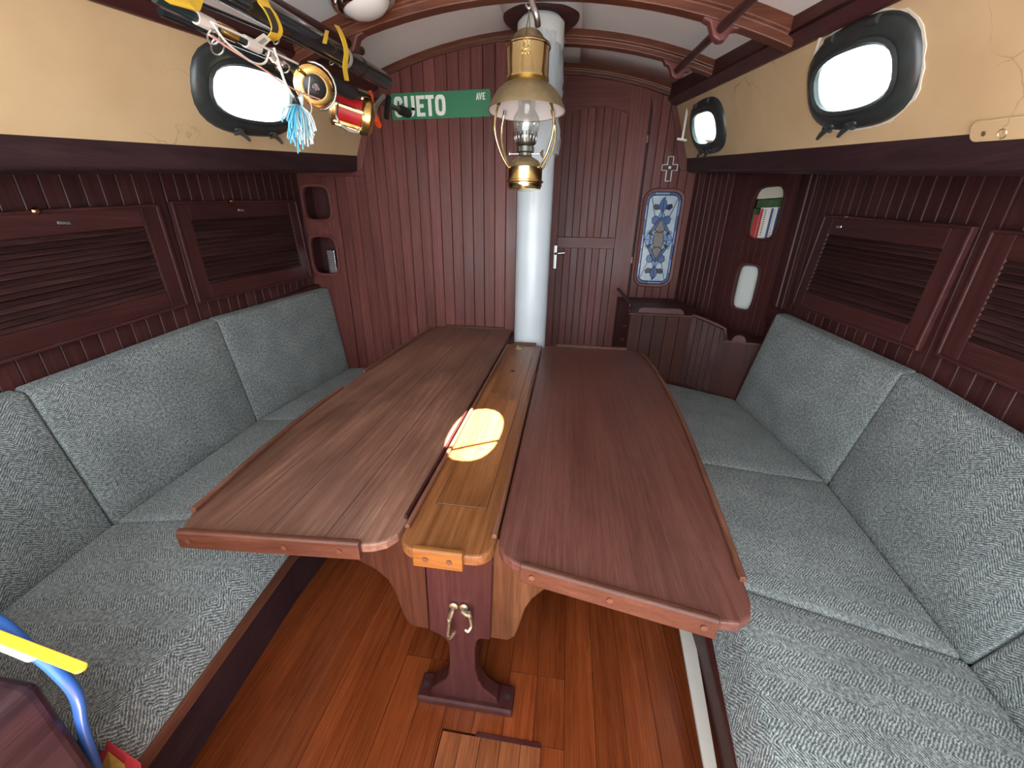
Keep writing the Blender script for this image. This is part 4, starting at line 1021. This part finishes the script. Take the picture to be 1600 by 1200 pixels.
# ---- small silver cross
cr = thing('wall_cross', tuple(pd(1046, 280)), 'small silver outlined cross above the stained glass', 'cross')
cc = pd(1046, 262); vt, vb = pd(1047, 245), pd(1043, 283); hw_ = (pd(1059, 260).x-pd(1035, 260).x)/2
ct_ = vt.z-cc.z; cb_ = cc.z-vb.z; w_ = .020
P = [(-w_,-cb_),(w_,-cb_),(w_,-w_),(hw_,-w_),(hw_,w_),(w_,w_),(w_,ct_),(-w_,ct_),(-w_,w_),(-hw_,w_),(-hw_,-w_),(-w_,-w_)]
MB().prism([(cc.x+a*.8, YD-.001, cc.z+b*.97) for a, b in P], (0,-.006,0)).make('cross_inlay', 'dark_mahogany_Z', cr)
MB().tube([(cc.x+a, YD-.009, cc.z+b) for a, b in P]+[(cc.x+P[0][0], YD-.009, cc.z+P[0][1])], .0048, 6).make('cross_outline', 'enamel_white', cr)
MB().lathe([(.011, 0), (.011, .006)], 10, (cc.x, YD-.007, cc.z), (0,-1,0)).make('cross_centre', 'steel', cr)

# ---- stained glass panel
sgl = thing('stained_glass_panel', (GC.x, YD, GC.z-GH), 'tall stained glass panel in blues and white set beside the door', 'stained glass')
gw = ((gl_pts[1].x+gl_pts[2].x-gl_pts[0].x-gl_pts[3].x)/4); GA, GB = gw*.90, (pd(1038,297).z-pd(1016,446).z)/2*.955
def g3(a, b, d): return Vector((GC.x+a*GA, YD-d, GC.z+b*GB))
NS = 4.0
def resamp(P, n=64):
    L_ = [0]
    for i in range(len(P)): a_, b_ = P[i], P[(i+1) % len(P)]; L_.append(L_[-1]+math.hypot(b_[0]-a_[0], b_[1]-a_[1]))
    out = []; j = 0
    for i in range(n):
        t_ = L_[-1]*i/n
        while L_[j+1] < t_: j += 1
        a_, b_ = P[j], P[(j+1) % len(P)]; f_ = (t_-L_[j])/max(1e-9, L_[j+1]-L_[j]); out.append((a_[0]+(b_[0]-a_[0])*f_, a_[1]+(b_[1]-a_[1])*f_))
    return out
def rl(o_, r=.062): return resamp(rr_poly(-GA-o_, GA+o_, -GB-o_, GB+o_, max(.02, r+o_), 8))
MB().loft([[Vector((GC.x+p[0], YD-d, GC.z+p[1])) for p in rl(o_)] for o_, d in ((.030,.0),(.030,.012),(.022,.018),(.004,.016),(.0,.010),(.0,.0))], caps=False).make('frame', 'mahogany_Z', sgl, smooth='auto')
MB().loft([[Vector((GC.x+p[0], YD-d_, GC.z+p[1])) for p in rl(.001)] for d_ in (.0005, .002)]).make('backing', 'lead', sgl)
leadm = MB()
def pane(poly, d, mat, closed_pts=None):
    MB().prism([g3(a, b, d) for a, b in poly], (0,-.002,0)).make('pane', mat, sgl)
    q = [g3(a, b, d+.002) for a, b in poly]; leadm.tube(q+[q[0]], .0026, 5)
# border pieces
RO = [(p[0]/GA, p[1]/GB) for p in rl(0.0)]; RI = [(p[0]/GA, p[1]/GB) for p in rl(-.017)]
for i in range(16):
    ix = [(4*i+j) % 64 for j in range(5)]
    pane([RO[k] for k in ix]+[RI[k] for k in reversed(ix)], .003, ['pane_blue', 'pane_light_blue', 'pane_blue', 'pane_light_blue'][i % 4])
cut = [min(range(64), key=lambda k: (RI[k][0]-a_)**2+(RI[k][1]-b_)**2) for a_, b_ in ((0,-1), (.75,-.85), (.86,0), (.75,.85), (0,1), (-.75,.85), (-.86,0), (-.75,-.85))]
cut = sorted(cut)
for i in range(8):
    k0, k1 = cut[i], cut[(i+1) % 8]; k1 += 64 if k1 <= k0 else 0
    pane([(0, 0)]+[(RI[k % 64][0]*.985, RI[k % 64][1]*.985) for k in range(k0, k1+1)], .003, 'pane_white')
for sy in (1, -1):
    for sx_ in (1, -1):
        def m_(pl): return [(min(.84, a*1.22)*sx_, b*sy) for a, b in pl]
        pane(m_([(0,.90),(.13,.82),(.18,.74),(.12,.66),(.05,.60),(0,.60)]), .0055, 'pane_blue')
        pane(m_([(.18,.74),(.40,.76),(.46,.70),(.34,.64),(.12,.66)]), .0055, 'pane_dark_blue')
        pane(m_([(0,.60),(.05,.60),(.16,.50),(.10,.42),(0,.46)]), .0055, 'pane_light_blue')
        pane(m_([(.10,.47),(.30,.52),(.46,.46),(.42,.36),(.26,.32)]), .0060, 'pane_blue')
        pane(m_([(0,.50),(.12,.44),(.32,.30),(.50,.16),(.44,.12),(.26,.22),(.12,.34),(0,.44)]), .0065, 'pane_blue')
        pane(m_([(.50,.16),(.64,.06),(.66,0),(.42,0),(.44,.12)]), .0065, 'pane_light_blue')
        pane(m_([(.66,.0),(.80,.03),(.84,.0)]), .0065, 'pane_dark_blue')
        pane(m_([(.24,.02),(.36,.02),(.42,.06),(.36,.10),(.26,.09)]), .0078, 'pane_light_blue')
        pane(m_([(.10,.18),(.26,.205),(.40,.18),(.26,.165)]), .0078, 'pane_white')
        pane(m_([(.42,.18),(.56,.19),(.64,.13),(.52,.155)]), .0078, 'pane_white')
        pane(m_([(.28,.12),(.42,.16),(.52,.13),(.40,.11)]), .0078, 'pane_dark_blue')
for pl_ in ([(0,.44),(.13,.34),(.24,.21),(0,.16),(-.24,.21),(-.13,.34)], [(0,-.44),(.13,-.34),(.24,-.21),(0,-.16),(-.24,-.21),(-.13,-.34)], [(0,.16),(.22,.15),(.24,0),(.22,-.15),(0,-.16),(-.22,-.15),(-.24,0),(-.22,.15)]):
    pane([(a*1.22, b) for a, b in pl_], .0070, 'pane_brown')
leadm.make('lead_came', 'lead', sgl)

# ---- grab rails under the deck beams
def grab(label, u, y0, y1, brs):
    X = XC+u; t = thing('grab_rail', (X, (y0+y1)/2, zceil(X, (y0+y1)/2)-.15), label, 'grab rail', 'grab rails under the deck beams')
    def z(Y): return zceil(X, Y)-.105
    MB().tube([(X, Y, z(Y)) for Y in (y0, (y0+y1)/2, y1)], .017, 12).make('rail', 'dark_mahogany_Y', t, smooth='auto')
    for Y in brs:
        pr = [(-.085, .035), (-.070, .012), (-.045, .006), (-.032, -.018), (-.024, -.034), (0, -.042), (.024, -.034), (.032, -.018), (.045, .006), (.070, .012), (.085, .035)]
        zz_ = z(Y)
        MB().prism([(X+a, Y-.022, zz_+b-.18*((X+a-XC)**2-u*u)) for a, b in pr], (0, .044, 0)).make('bracket', 'mahogany_X', t, bevel=.008)
    return t
grab('round mahogany grab rail above the fishing rods', -.775, -.02, 2.13, (.35, 1.25, B1)); grab('round mahogany grab rail near the starboard portholes', .775, -.02, 2.80, (.35, 1.25, B1, YB))

# ---- dome light
def on_ceil(x, y):
    r = ray(x, y); t = 2.0
    for _ in range(60): p = EYE+r*t; t += (zceil(p.x, p.y)-p.z)/max(.2, r.z)*.7
    return EYE+r*t
DL = on_ceil(566, -14); 
dn_ = Vector((-.36*(DL.x-XC), .13, -1)).normalized(); dn_ = Vector((-.36*(DL.x-XC)*1, .13, -1)).normalized()
dom = thing('dome_light', tuple(DL), 'chrome rimmed dome light on the white ceiling', 'ceiling light')
MB().lathe([(.140, -.004), (.140, .012), (.130, .034), (.112, .050), (.096, .052), (.094, .040)], 40, DL, dn_).make('chrome_rim', 'chrome', dom, smooth='auto')
MB().lathe([(.097, .038), (.091, .052), (.070, .069), (.040, .080), (.001, .083)], 32, DL, dn_).make('frosted_lens', 'white_plastic', dom, smooth='auto')

# ---- cords by the starboard portholes
def cord(label, pts, r, mat='rope_white', tbar=False):
    t = MB().tube(bez(pts, 5), r, 8); o = t.make('hanging_cord', mat, smooth=True); tag(o, label, 'cord'); return o
def side_hit(s, x, y):
    P0 = side_pt(s, 2.0, 0); e1, e2, nn = side_frame(s, 2.0, .5); return on_pl(x, y, P0, nn), nn
p0, nn = side_hit(1, 1077, 150); p1, _ = side_hit(1, 1066, 216)
st = thing('porthole_stay', tuple(p1), 'white stay rod with a cross end hanging beside the far porthole', 'stay rod')
a_ = on_y(1079, 142, 3.40); b_ = on_y(1066, 218, 3.38)
MB().tube([a_, b_], .0085, 8).make('rod', 'rope_white', st, smooth='auto'); MB().tube([on_y(1058, 217, 3.38), on_y(1073, 219, 3.38)], .008, 8).make('cross_end', 'rope_white', st, smooth='auto')
MB().tube([on_y(1080, 130, 3.405), a_], .006, 8).make('lashing', 'grey_plastic', st, smooth='auto')
cord('frayed white cord hanging beside the starboard saloon porthole', [on_x(1290, 25, .83), on_x(1283, 55, .85), on_x(1270, 100, .875), on_x(1271, 128, .885)], .006)
# ---- painted plate low on the starboard cream wall
e1, e2, nn = side_frame(1, 1.2, .1); P0, _ = side_hit(1, 1585, 199)
pl_o = thing('wall_plate', tuple(P0), 'cream painted plate with a round latch on the starboard cabin side', 'wall plate')
MB().prism([P0+e1*a+e2*b+nn*.016 for a, b in rr_poly(-.13, .085, -.020, .030, .018)], nn*.008).make('plate', 'cream_paint', pl_o, bevel=.003)
MB().lathe([(.010, .010), (.013, .013), (.010, .016), (.008, .012)], 18, P0-e2*.004+nn*.010, nn, caps=False).make('latch_ring', 'brass_dull', pl_o, smooth='auto')
MB().lathe([(.006, .009), (.006, .012)], 10, P0+e1*.045+nn*.014, nn).make('screw', 'brass_dull', pl_o)

# ---- pigeonhole contents
hx, hz, ha, hb = holes[1]
nb = thing('spiral_notebook', (hx+.02, YB+.05, hz-hb), 'white spiral-bound notebook standing in the lower port pigeonhole', 'notebook')
MB().box((hx-.002, YB+.02, hz-hb+.0), (hx+.055, YB+.10, hz+.035)).make('cover', 'steel', nb, bevel=.002)
for i in range(9):
    z_ = hz-hb+.012+i*(hb+.02)/9
    for xx in (hx+.0, hx+.055):
        MB().lathe([(.006, -.002), (.009, 0), (.006, .002)], 8, (xx, YB+.02, z_), (0,.3,1)).make('wire_ring', 'burner', nb)
hs, hz_, ha_, hb_ = h2[0]; zb_ = hz_-hb_
def book(name, label, s0, s1, h, mat, d0=-.03, depth=.13, z0=None, lean=0.0):
    z0 = zb_+.001 if z0 is None else z0
    m = MB(); q = [A3(s0, z0, d0), A3(s1, z0, d0), A3(s1, z0, d0-depth), A3(s0, z0, d0-depth)]; sh = AD*lean
    m.hexa([*q, *[p+sh+Vector((0,0,h)) for p in q]]); o = m.make(name, mat, bevel=.002); o.location = (0,0,0); return tag(o, label, 'book', 'books in the starboard pigeonhole')
w_ = 2*ha_; x0_ = hs-ha_
book('book', 'dark red book at the forward end of the pigeonhole row', x0_+.004*1, x0_+w_*.20, hb_*.95, 'book_red')
book('book', 'thin green book beside the dark red one', x0_-.02, x0_+.003, hb_*1.2, 'book_green')
b1 = book('book', 'white book with a red band on its spine', x0_+w_*.21, x0_+w_*.50, hb_*1.22, 'book_white')
b2_ = book('book', 'white book with a blue band on its spine', x0_+w_*.51, x0_+w_*.78, hb_*1.22, 'book_white')
b3 = book('book', 'dark blue book at the aft end of the row', x0_+w_*.79, x0_+w_*1.08, hb_*1.18, 'book_blue')
def band(par, s0, s1, z0, z1, mat): MB().prism([A3(s0, z0, -.0295), A3(s1, z0, -.0295), A3(s1, z1, -.0295), A3(s0, z1, -.0295)], AN*.0008).make('spine_band', mat, par)
band(b1, x0_+w_*.23, x0_+w_*.32, zb_+.002, zb_+hb_*1.19, 'book_red'); band(b2_, x0_+w_*.58, x0_+w_*.66, zb_+.002, zb_+hb_*1.19, 'book_blue')
for i in range(12):
    z_ = zb_+.02+i*hb_*1.05/12; band(b1, x0_+w_*.37, x0_+w_*.43, z_, z_+.006, 'burner'); band(b3, x0_+w_*.90, x0_+w_*.97, z_, z_+.006, 'book_white'); band(b2_, x0_+w_*.69, x0_+w_*.73, z_, z_+.005, 'burner')
book('folded_cloth', 'green cloth stuffed on top of the books', x0_-.01, x0_+w_*1.05, .05, 'book_green', -.05, .1, zb_+hb_*1.24)['category'] = 'cloth'
book('cream_box', 'cream box at the top of the book pigeonhole', x0_-.015, x0_+w_*1.06, .10, 'book_cream', -.035, .12, zb_+hb_*1.24+.055)['category'] = 'box'
hs, hz_, ha_, hb_ = h2[1]
jug = thing('plastic_jug', tuple(A3(hs, hz_-hb_, -.08)), 'white plastic jug filling the lower starboard pigeonhole', 'jug')
jc = A3(hs-.004, hz_-hb_, -.088); ha_ *= 1.42
def jl(a, b, z): return [jc+AD*p[0]+AN*p[1]+Vector((0,0,z)) for p in sup_loop(a, b, 4, 28)]
MB().loft([jl(ha_*.9,.05,.0), jl(ha_*.99,.058,.01), jl(ha_*1.0,.06,.03), jl(ha_*1.0,.06,hb_*1.75), jl(ha_*.92,.055,hb_*1.92), jl(ha_*.4,.03,hb_*2.05)]).make('body', 'jug_white', jug, smooth='auto')
MB().lathe([(.02, hb_*2.0), (.02, hb_*2.0+.025)], 14, jc).make('cap', 'white_plastic', jug, smooth='auto')

# ================================================================== FISHING TACKLE under the port grab rail
RX = -1.03
def rp(x, y, X=RX): return on_x(x, y, X)
GR = 'fishing rods slung under the grab rail'
# thick rod tube
rt = thing('rod_tube', tuple(rp(520, 85)), 'thick black rod tube strapped under the grab rail', 'rod tube', GR)
a = rp(330, -30, -.93); b = rp(604, 128, -.93)
MB().tube([a, a.lerp(b, .95), b], [.034, .034, .030], 20).make('tube', 'rod_black', rt, smooth='auto')
for t_ in (.60, .72): MB().tube([a.lerp(b, t_), a.lerp(b, t_+.02)], .0355, 20).make('tape_band', 'grey_plastic' if t_ < .65 else 'black_plastic', rt, smooth='auto')
def rod(label, A, B, r, mats, grip=None, guides=()):
    t = thing('fishing_rod', tuple(B), label, 'fishing rod', GR)
    MB().tube([A, A.lerp(B, .5), B], [r*.7, r*.85, r], 12).make('blank', mats[0], t, smooth='auto')
    if grip: MB().tube([A.lerp(B, grip[0]), A.lerp(B, grip[0]+.02), A.lerp(B, grip[1]-.02), A.lerp(B, grip[1])], [r*1.1, r*1.7, r*1.7, r*1.2], 14).make('grip', mats[1], t, smooth='auto')
    d_ = (B-A).normalized()
    for g_, rad in guides:
        c = A.lerp(B, g_)+Vector((.01, 0, -.012-rad)); lp = [c+Vector((rad*math.cos(q), 0, rad*math.sin(q)))+d_*.006*math.sin(q) for q in [2*math.pi*i/16 for i in range(17)]]
        m = MB(); m.tube(lp, .0028, 6); m.tube([A.lerp(B, g_)-d_*.02, c+Vector((0,0,rad)), A.lerp(B, g_)+d_*.02], .0022, 5); m.make('line_guide', 'steel', t, smooth=True)
    return t
A1 = rp(255, 15, -1.06); B1_ = rp(640, 187, -1.00)
r1 = rod('black rod with a gold spinning reel hanging from the rail', rp(240, -5, -1.00), rp(560, 150, -.95), .016, ('rod_green', 'grip_foam'), (.66, .96), ((.16, .018), (.47, .014)))
r2 = rod('black rod with a gold and red trolling reel', rp(250, 18, -1.12), rp(640, 178, -1.04), .015, ('rod_black', 'grip_foam'), (.90, 1.0), ((.10, .022), (.40, .016)))
r3 = rod('thin glossy rod with white whippings', rp(300, 0, -1.10), rp(585, 118, -1.06), .007, ('rod_black', 'grip_foam'), None, ((.3, .010), (.62, .009)))
for i, t_ in enumerate((.12, .2, .3, .42)):
    A_ = rp(240, -5, -1.00); B_ = rp(560, 150, -.95); MB().tube([A_.lerp(B_, t_), A_.lerp(B_, t_+.06)], .0160, 12).make('whipping', ('nylon', 'gold', 'nylon', 'steel')[i], r1, smooth='auto')
# butt cross of the trolling rod
bt = rp(612, 168, -1.0); MB().tube([rp(607, 152, -1.0), rp(604, 184, -1.0)], [.016, .014], 12).make('gimbal', 'black_plastic', r2, smooth='auto')
# spinning reel
c = rp(490, 135, -.92); ax = Vector((.62, -.72, -.30)).normalized()
sr = MB().lathe([(.012, -.10), (.030, -.095), (.040, -.06), (.044, -.03), (.050, -.02), (.050, -.012)], 28, c, ax).make('spinning_reel', 'steel', r1, smooth='auto')
MB().lathe([(.052, -.030), (.060, -.026), (.060, -.018), (.045, -.012), (.043, .012), (.056, .018), (.058, .026), (.050, .030), (.036, .028)], 32, c, ax).make('spool', 'gold', sr, smooth='auto')
MB().lathe([(.0455, -.012), (.0455, .012)], 32, c, ax).make('spool_line', 'red_line', sr, smooth='auto')
MB().lathe([(.037, .020), (.037, .028), (.020, .034), (.014, .034), (.013, .042), (.004, .044)], 28, c, ax).make('drag_knob', 'black_plastic', sr, smooth='auto')
MB().lathe([(.008, .042), (.011, .044), (.008, .047)], 16, c, ax).make('drag_cap', 'chrome', sr, smooth='auto')
u_ = ax.orthogonal().normalized(); v_ = ax.cross(u_)
MB().tube([c+ax*(-.02)+(u_*math.cos(q)+v_*math.sin(q))*.068+ax*.05*math.sin(q*.5) for q in [math.pi*i/10+1.0 for i in range(11)]], .0035, 8).make('bail_arm', 'steel', sr, smooth=True)
MB().tube(bez([c+ax*-.09, c+Vector((-.01,.02,.05)), rp(497, 108, -.94)], 5), [.012]*11, 10).make('reel_foot', 'steel', sr, smooth=True)
MB().tube(bez([c+ax*-.05, rp(478, 118, -.92), rp(466, 108, -.92)], 5), .006, 8).make('reel_handle', 'gold', sr, smooth=True)
# trolling reel
c = rp(552, 176, -1.0); ax = (ray(585, 188)-ray(522, 166)).normalized()
tr = MB().lathe([(.040, -.095), (.066, -.093), (.074, -.084), (.072, -.070), (.052, -.070)], 32, c, ax).make('trolling_reel', 'gold_pale', r2, smooth='auto')
MB().lathe([(.052, .034), (.072, .034), (.078, .044), (.076, .070), (.060, .084), (.024, .090), (.001, .090)], 32, c, ax).make('side_plate', 'gold', tr, smooth='auto')
MB().lathe([(.058, -.070), (.058, .036)], 28, c, ax).make('spool_line', 'red_line', tr, smooth='auto')
u_ = ax.orthogonal().normalized(); v_ = ax.cross(u_)
for q in [2*math.pi*i/6+.3 for i in range(6)]:
    e_ = (u_*math.cos(q)+v_*math.sin(q))*.068
    MB().tube([c+ax*-.076+e_, c+ax*.042+e_], .0080, 8).make('frame_pillar', 'gold_pale', tr, smooth='auto')
MB().tube(bez([c+ax*.075, rp(574, 170, -.98), rp(566, 190, -.97), rp(560, 207, -.97)], 5), [.009]*16, 8).make('crank', 'steel', tr, smooth=True)
MB().tube(bez([c+ax*.085, rp(588, 165, -.97), rp(600, 150, -.97)], 4), [.010]*9, 8).make('star_drag', 'steel', tr, smooth=True)
MB().tube([rp(560, 207, -.97), rp(545, 203, -.97), rp(532, 195, -.97)], [.005, .007, .005], 8).make('crank_knob', 'nylon', tr, smooth='auto')
MB().tube(bez([rp(528, 163, -1.0), rp(527, 185, -.98), rp(540, 203, -.98), rp(552, 205, -.98)], 4), .004, 6).make('hook_wire', 'steel', tr, smooth=True)
MB().tube([c+Vector((-.03,0,.05)), rp(556, 142, -1.02)], .014, 10).make('reel_foot', 'black_plastic', tr, smooth='auto')
fl_ = [rp(583, 170, -.99), rp(587, 186, -.99), rp(593, 197, -.99)]
of = thing('orange_float', tuple(fl_[2]), 'bright orange float hanging below the trolling reel', 'float')
MB().tube(fl_, [.006, .019, .013], 12).make('float_body', 'orange_plastic', of, smooth='auto'); MB().tube([rp(578, 143, -1.0), rp(582, 152, -1.0), fl_[0]], [.009, .006, .004], 8).make('float_tip', 'orange_plastic', of, smooth='auto')
# squid lure
top = rp(465, 157, -.90); bot = rp(473, 234, -.885)
lu = thing('squid_lure', tuple(bot), 'blue and white squid skirt lure hanging on a white line', 'lure')
MB().tube([rp(459, 150, -.90), rp(462, 156, -.90), rp(466, 164, -.90)], [.005, .010, .008], 10).make('head', 'black_plastic', lu, smooth='auto')
rg = random.Random(11); mbb = MB(); mbw = MB()
for i in range(70):
    q = rg.uniform(-1, 1); w2 = rg.uniform(-1, 1)
    e_ = bot+Vector((.026*w2+.012*q, .036*q, rg.uniform(-.014, .035)+abs(q)*.05)); m_ = top.lerp(e_, .45)+Vector((.012*rg.uniform(-1,1), .018*q, 0))
    (mbb if (q < .15 and rg.random() < .8) else mbw).tube(bez([top+Vector((.004*w2, .004*q, -.012)), m_, e_], 3), .0026, 4)
k_ = mbb.make('skirt_blue', 'lure_blue', lu, smooth=True); k_['kind'] = 'stuff'; k_ = mbw.make('skirt_white', 'lure_white', lu, smooth=True); k_['kind'] = 'stuff'
MB().tube(bez([rp(428, 75, -.90), rp(436, 100, -.895), rp(446, 130, -.895), rp(459, 152, -.90)], 5), .0040, 6).make('trace_line', 'nylon', lu, smooth=True)
lu2 = thing('small_lure', tuple(rp(472, 160, -.91)), 'small pale lure dangling beside the spinning reel', 'lure')
MB().tube([rp(472, 147, -.91), rp(470, 154, -.91), rp(472, 166, -.91)], [.004, .009, .004], 10).make('body', 'lure_white', lu2, smooth='auto')
MB().tube([rp(466, 128, -.91), rp(471, 140, -.91), rp(472, 148, -.91)], .002, 5).make('line', 'nylon', lu2, smooth=True)
# loose lines
def line(label, px, r, mat, X=-.90):
    o = MB().tube(bez([rp(*p, X) for p in px], 6), r, 5).make('fishing_line', mat, smooth=True); tag(o, label, 'fishing line'); return o
line('white line looping from the rods below the porthole top', [(332, 36), (350, 62), (372, 82), (396, 98), (414, 98), (421, 80)], .0030, 'nylon')
line('pink line running from the near rod guide to the trolling reel', [(325, 53), (365, 80), (408, 106), (460, 140), (520, 162)], .0026, 'pink_line')
line('white leader running along the lower rod to the spinning reel', [(330, 35), (370, 52), (415, 75), (445, 90), (466, 100)], .0030, 'nylon')
line('short white line below the spinning reel', [(484, 120), (482, 150), (487, 168), (484, 182)], .0022, 'nylon')
# snap shackle tangle below the paper tag
sn = thing('snap_swivel', tuple(rp(427, 95, -.90)), 'shiny snap swivels bunched on the rod below the paper tag', 'swivel')
for (x_, y_, q_) in ((424, 92, .016), (432, 98, .013), (440, 100, .010), (436, 108, .009)):
    MB().lathe([(q_*.4, -q_), (q_, -q_*.4), (q_, q_*.4), (q_*.4, q_)], 10, rp(x_, y_, -.91), (.3,.6,-.7)).make('swivel_barrel', 'chrome', sn, smooth='auto')
# yellow straps round rail and rods
def strap(label, pts, w, lab=None):
    t = thing('yellow_strap', tuple(pts[len(pts)//2]), label, 'strap', 'yellow straps holding the rods')
    P = bez(pts, 5); secs = []
    for i, p in enumerate(P):
        d_ = Vector((.10, .93, .2)).normalized(); tg = (P[min(i+1, len(P)-1)]-P[max(i-1,0)]).normalized(); n_ = tg.cross(d_).normalized()
        secs.append([p-d_*w/2-n_*.0012, p+d_*w/2-n_*.0012, p+d_*w/2+n_*.0012, p-d_*w/2+n_*.0012])
    MB().loft(secs).make('webbing', 'yellow_strap', t, smooth='auto')
    if lab:
        a_, b_ = lab; secs = []
        for p in P[a_:b_]:
            secs.append([p+Vector((.004,-.012,0))-Vector((.1,.93,.2))*w*.30, p+Vector((.004,-.012,0))+Vector((.1,.93,.2))*w*.30])
        m = MB(); v = [q for s_ in secs for q in s_]; m.add(v, [(2*i, 2*i+1, 2*i+3, 2*i+2) for i in range(len(secs)-1)]); m.make('strap_label', 'strap_label', t)
    return t
strap('yellow strap with a dark label round the rods by the porthole', [rp(408, -12, -.93), rp(412, 5, -.89), rp(424, 22, -.88), rp(433, 45, -.885), rp(428, 58, -.90), rp(418, 62, -.93)], .045, (8, 19))
strap('yellow strap at the aft end of the rods', [rp(268, -14, -.95), rp(276, 2, -.93), rp(290, 12, -.93), rp(296, 2, -.95), rp(300, -12, -.97)], .07)
strap('narrow yellow strap hanging by the trolling reel', [rp(526, 40, -.93), rp(534, 55, -.885), rp(541, 80, -.88), rp(539, 105, -.89), rp(542, 126, -.90)], .028)
strap('short yellow strap end looped over the rod tube', [rp(511, 48, -.92), rp(509, 58, -.89), rp(507, 68, -.88)], .022)
# paper tag
pt = thing('paper_tag', tuple(rp(410, 64, -.905)), 'white barcode tag wrapped on the rods', 'tag')
q = [rp(395, 64, -.905), rp(412, 52, -.90), rp(424, 62, -.90), rp(408, 77, -.905)]
MB().prism(q, (-.002, 0, 0)).make('tag_paper', 'paper_tag', pt)
m = MB()
for i in range(7):
    t_ = .2+i*.09; a_ = q[0].lerp(q[1], t_).lerp(q[3].lerp(q[2], t_), .35); b_ = q[0].lerp(q[1], t_).lerp(q[3].lerp(q[2], t_), .75); m.tube([a_+Vector((.0006,0,0)), b_+Vector((.0006,0,0))], .0008, 4)
m.make('barcode', 'strap_label', pt)

# ================================================================== NEAR THE CAMERA, PORT SIDE
K0 = on_z(64, 1060, .74)
gc = thing('galley_counter', (K0.x-.3, K0.y-.3, 0), 'dark varnished galley counter end with a rounded corner', 'counter')
MB().box((XP+.02, YA+.1, 0), (K0.x, K0.y, .74)).make('counter_body', 'dark_edge_Y', gc, bevel=.018, seg=4)
bh = MB().tube(bez([on_z(-60, 940, .785), on_z(0, 972, .785), on_z(45, 1012, .78), on_z(86, 1046, .752), on_z(119, 1086, .69), on_z(130, 1140, .58), on_z(150, 1200, .46), on_z(170, 1260, .36)], 6), .0078, 12).make('blue_hose', 'blue_hose', smooth=True)
tag(bh, 'bright blue hose curving down behind the galley counter', 'hose')
ya_, yb_ = on_z(-60, 972, .80), on_z(132, 1046, .80); d_ = (yb_-ya_).normalized(); n_ = Vector((-d_.y, d_.x, 0)); L_ = (yb_-ya_).length
def paddle(name, label, off, L0, w, th, mat, z):
    o = ya_+n_*off; P = [(0, -w), (L0-w, -w)]+[(L0-w+w*math.sin(q), -w*math.cos(q)) for q in [math.pi*i/8 for i in range(9)]]+[(0, w)]
    ob = MB().prism([(o+d_*a+n_*b).xy.to_tuple()+(z,) for a, b in P], (0,0,th)).make(name, mat, bevel=.003); return tag(ob, label, 'spatula')
paddle('yellow_spatula', 'round-ended yellow spatula lying above the galley counter', 0, L_, .0066, .004, 'yellow_plastic', .798)
paddle('white_spatula', 'white spatula lying just under the yellow one', -.004, L_*.66, .0075, .004, 'white_plastic', .793)
q0 = on_z(192, 1190, .262)
pk = thing('paper_packet', (q0.x, q0.y, .262), 'crumpled red and ochre paper packet at the end of the settee front', 'packet')
rg = random.Random(2)
c_ = [p+Vector((.006, -.002, .012)) for p in (on_z(158, 1153, .33), on_z(172, 1160, .33), on_z(200, 1182, .31), on_z(222, 1192, .29), on_z(225, 1225, .27), on_z(185, 1225, .27))]
m = MB(); m.add([tuple(p) for p in c_]+[tuple(p+Vector((-.01, -.03, -.05))) for p in c_], [(0,1,2,3,4,5), (11,10,9,8,7,6)]+[(i, (i+1) % 6, 6+(i+1) % 6, 6+i) for i in range(6)]); m.make('wrapper', 'red_paper', pk, bevel=.004)
c2 = [on_z(168, 1172, .335), on_z(196, 1194, .32), on_z(200, 1225, .30), on_z(180, 1225, .30)]
m = MB(); m.add([tuple(p) for p in c2]+[tuple(p+Vector((-.006,-.02,-.03))) for p in c2], [(0,1,2,3), (7,6,5,4)]+[(i, (i+1) % 4, 4+(i+1) % 4, 4+i) for i in range(4)]); m.make('label', 'ochre_paper', pk, bevel=.002)
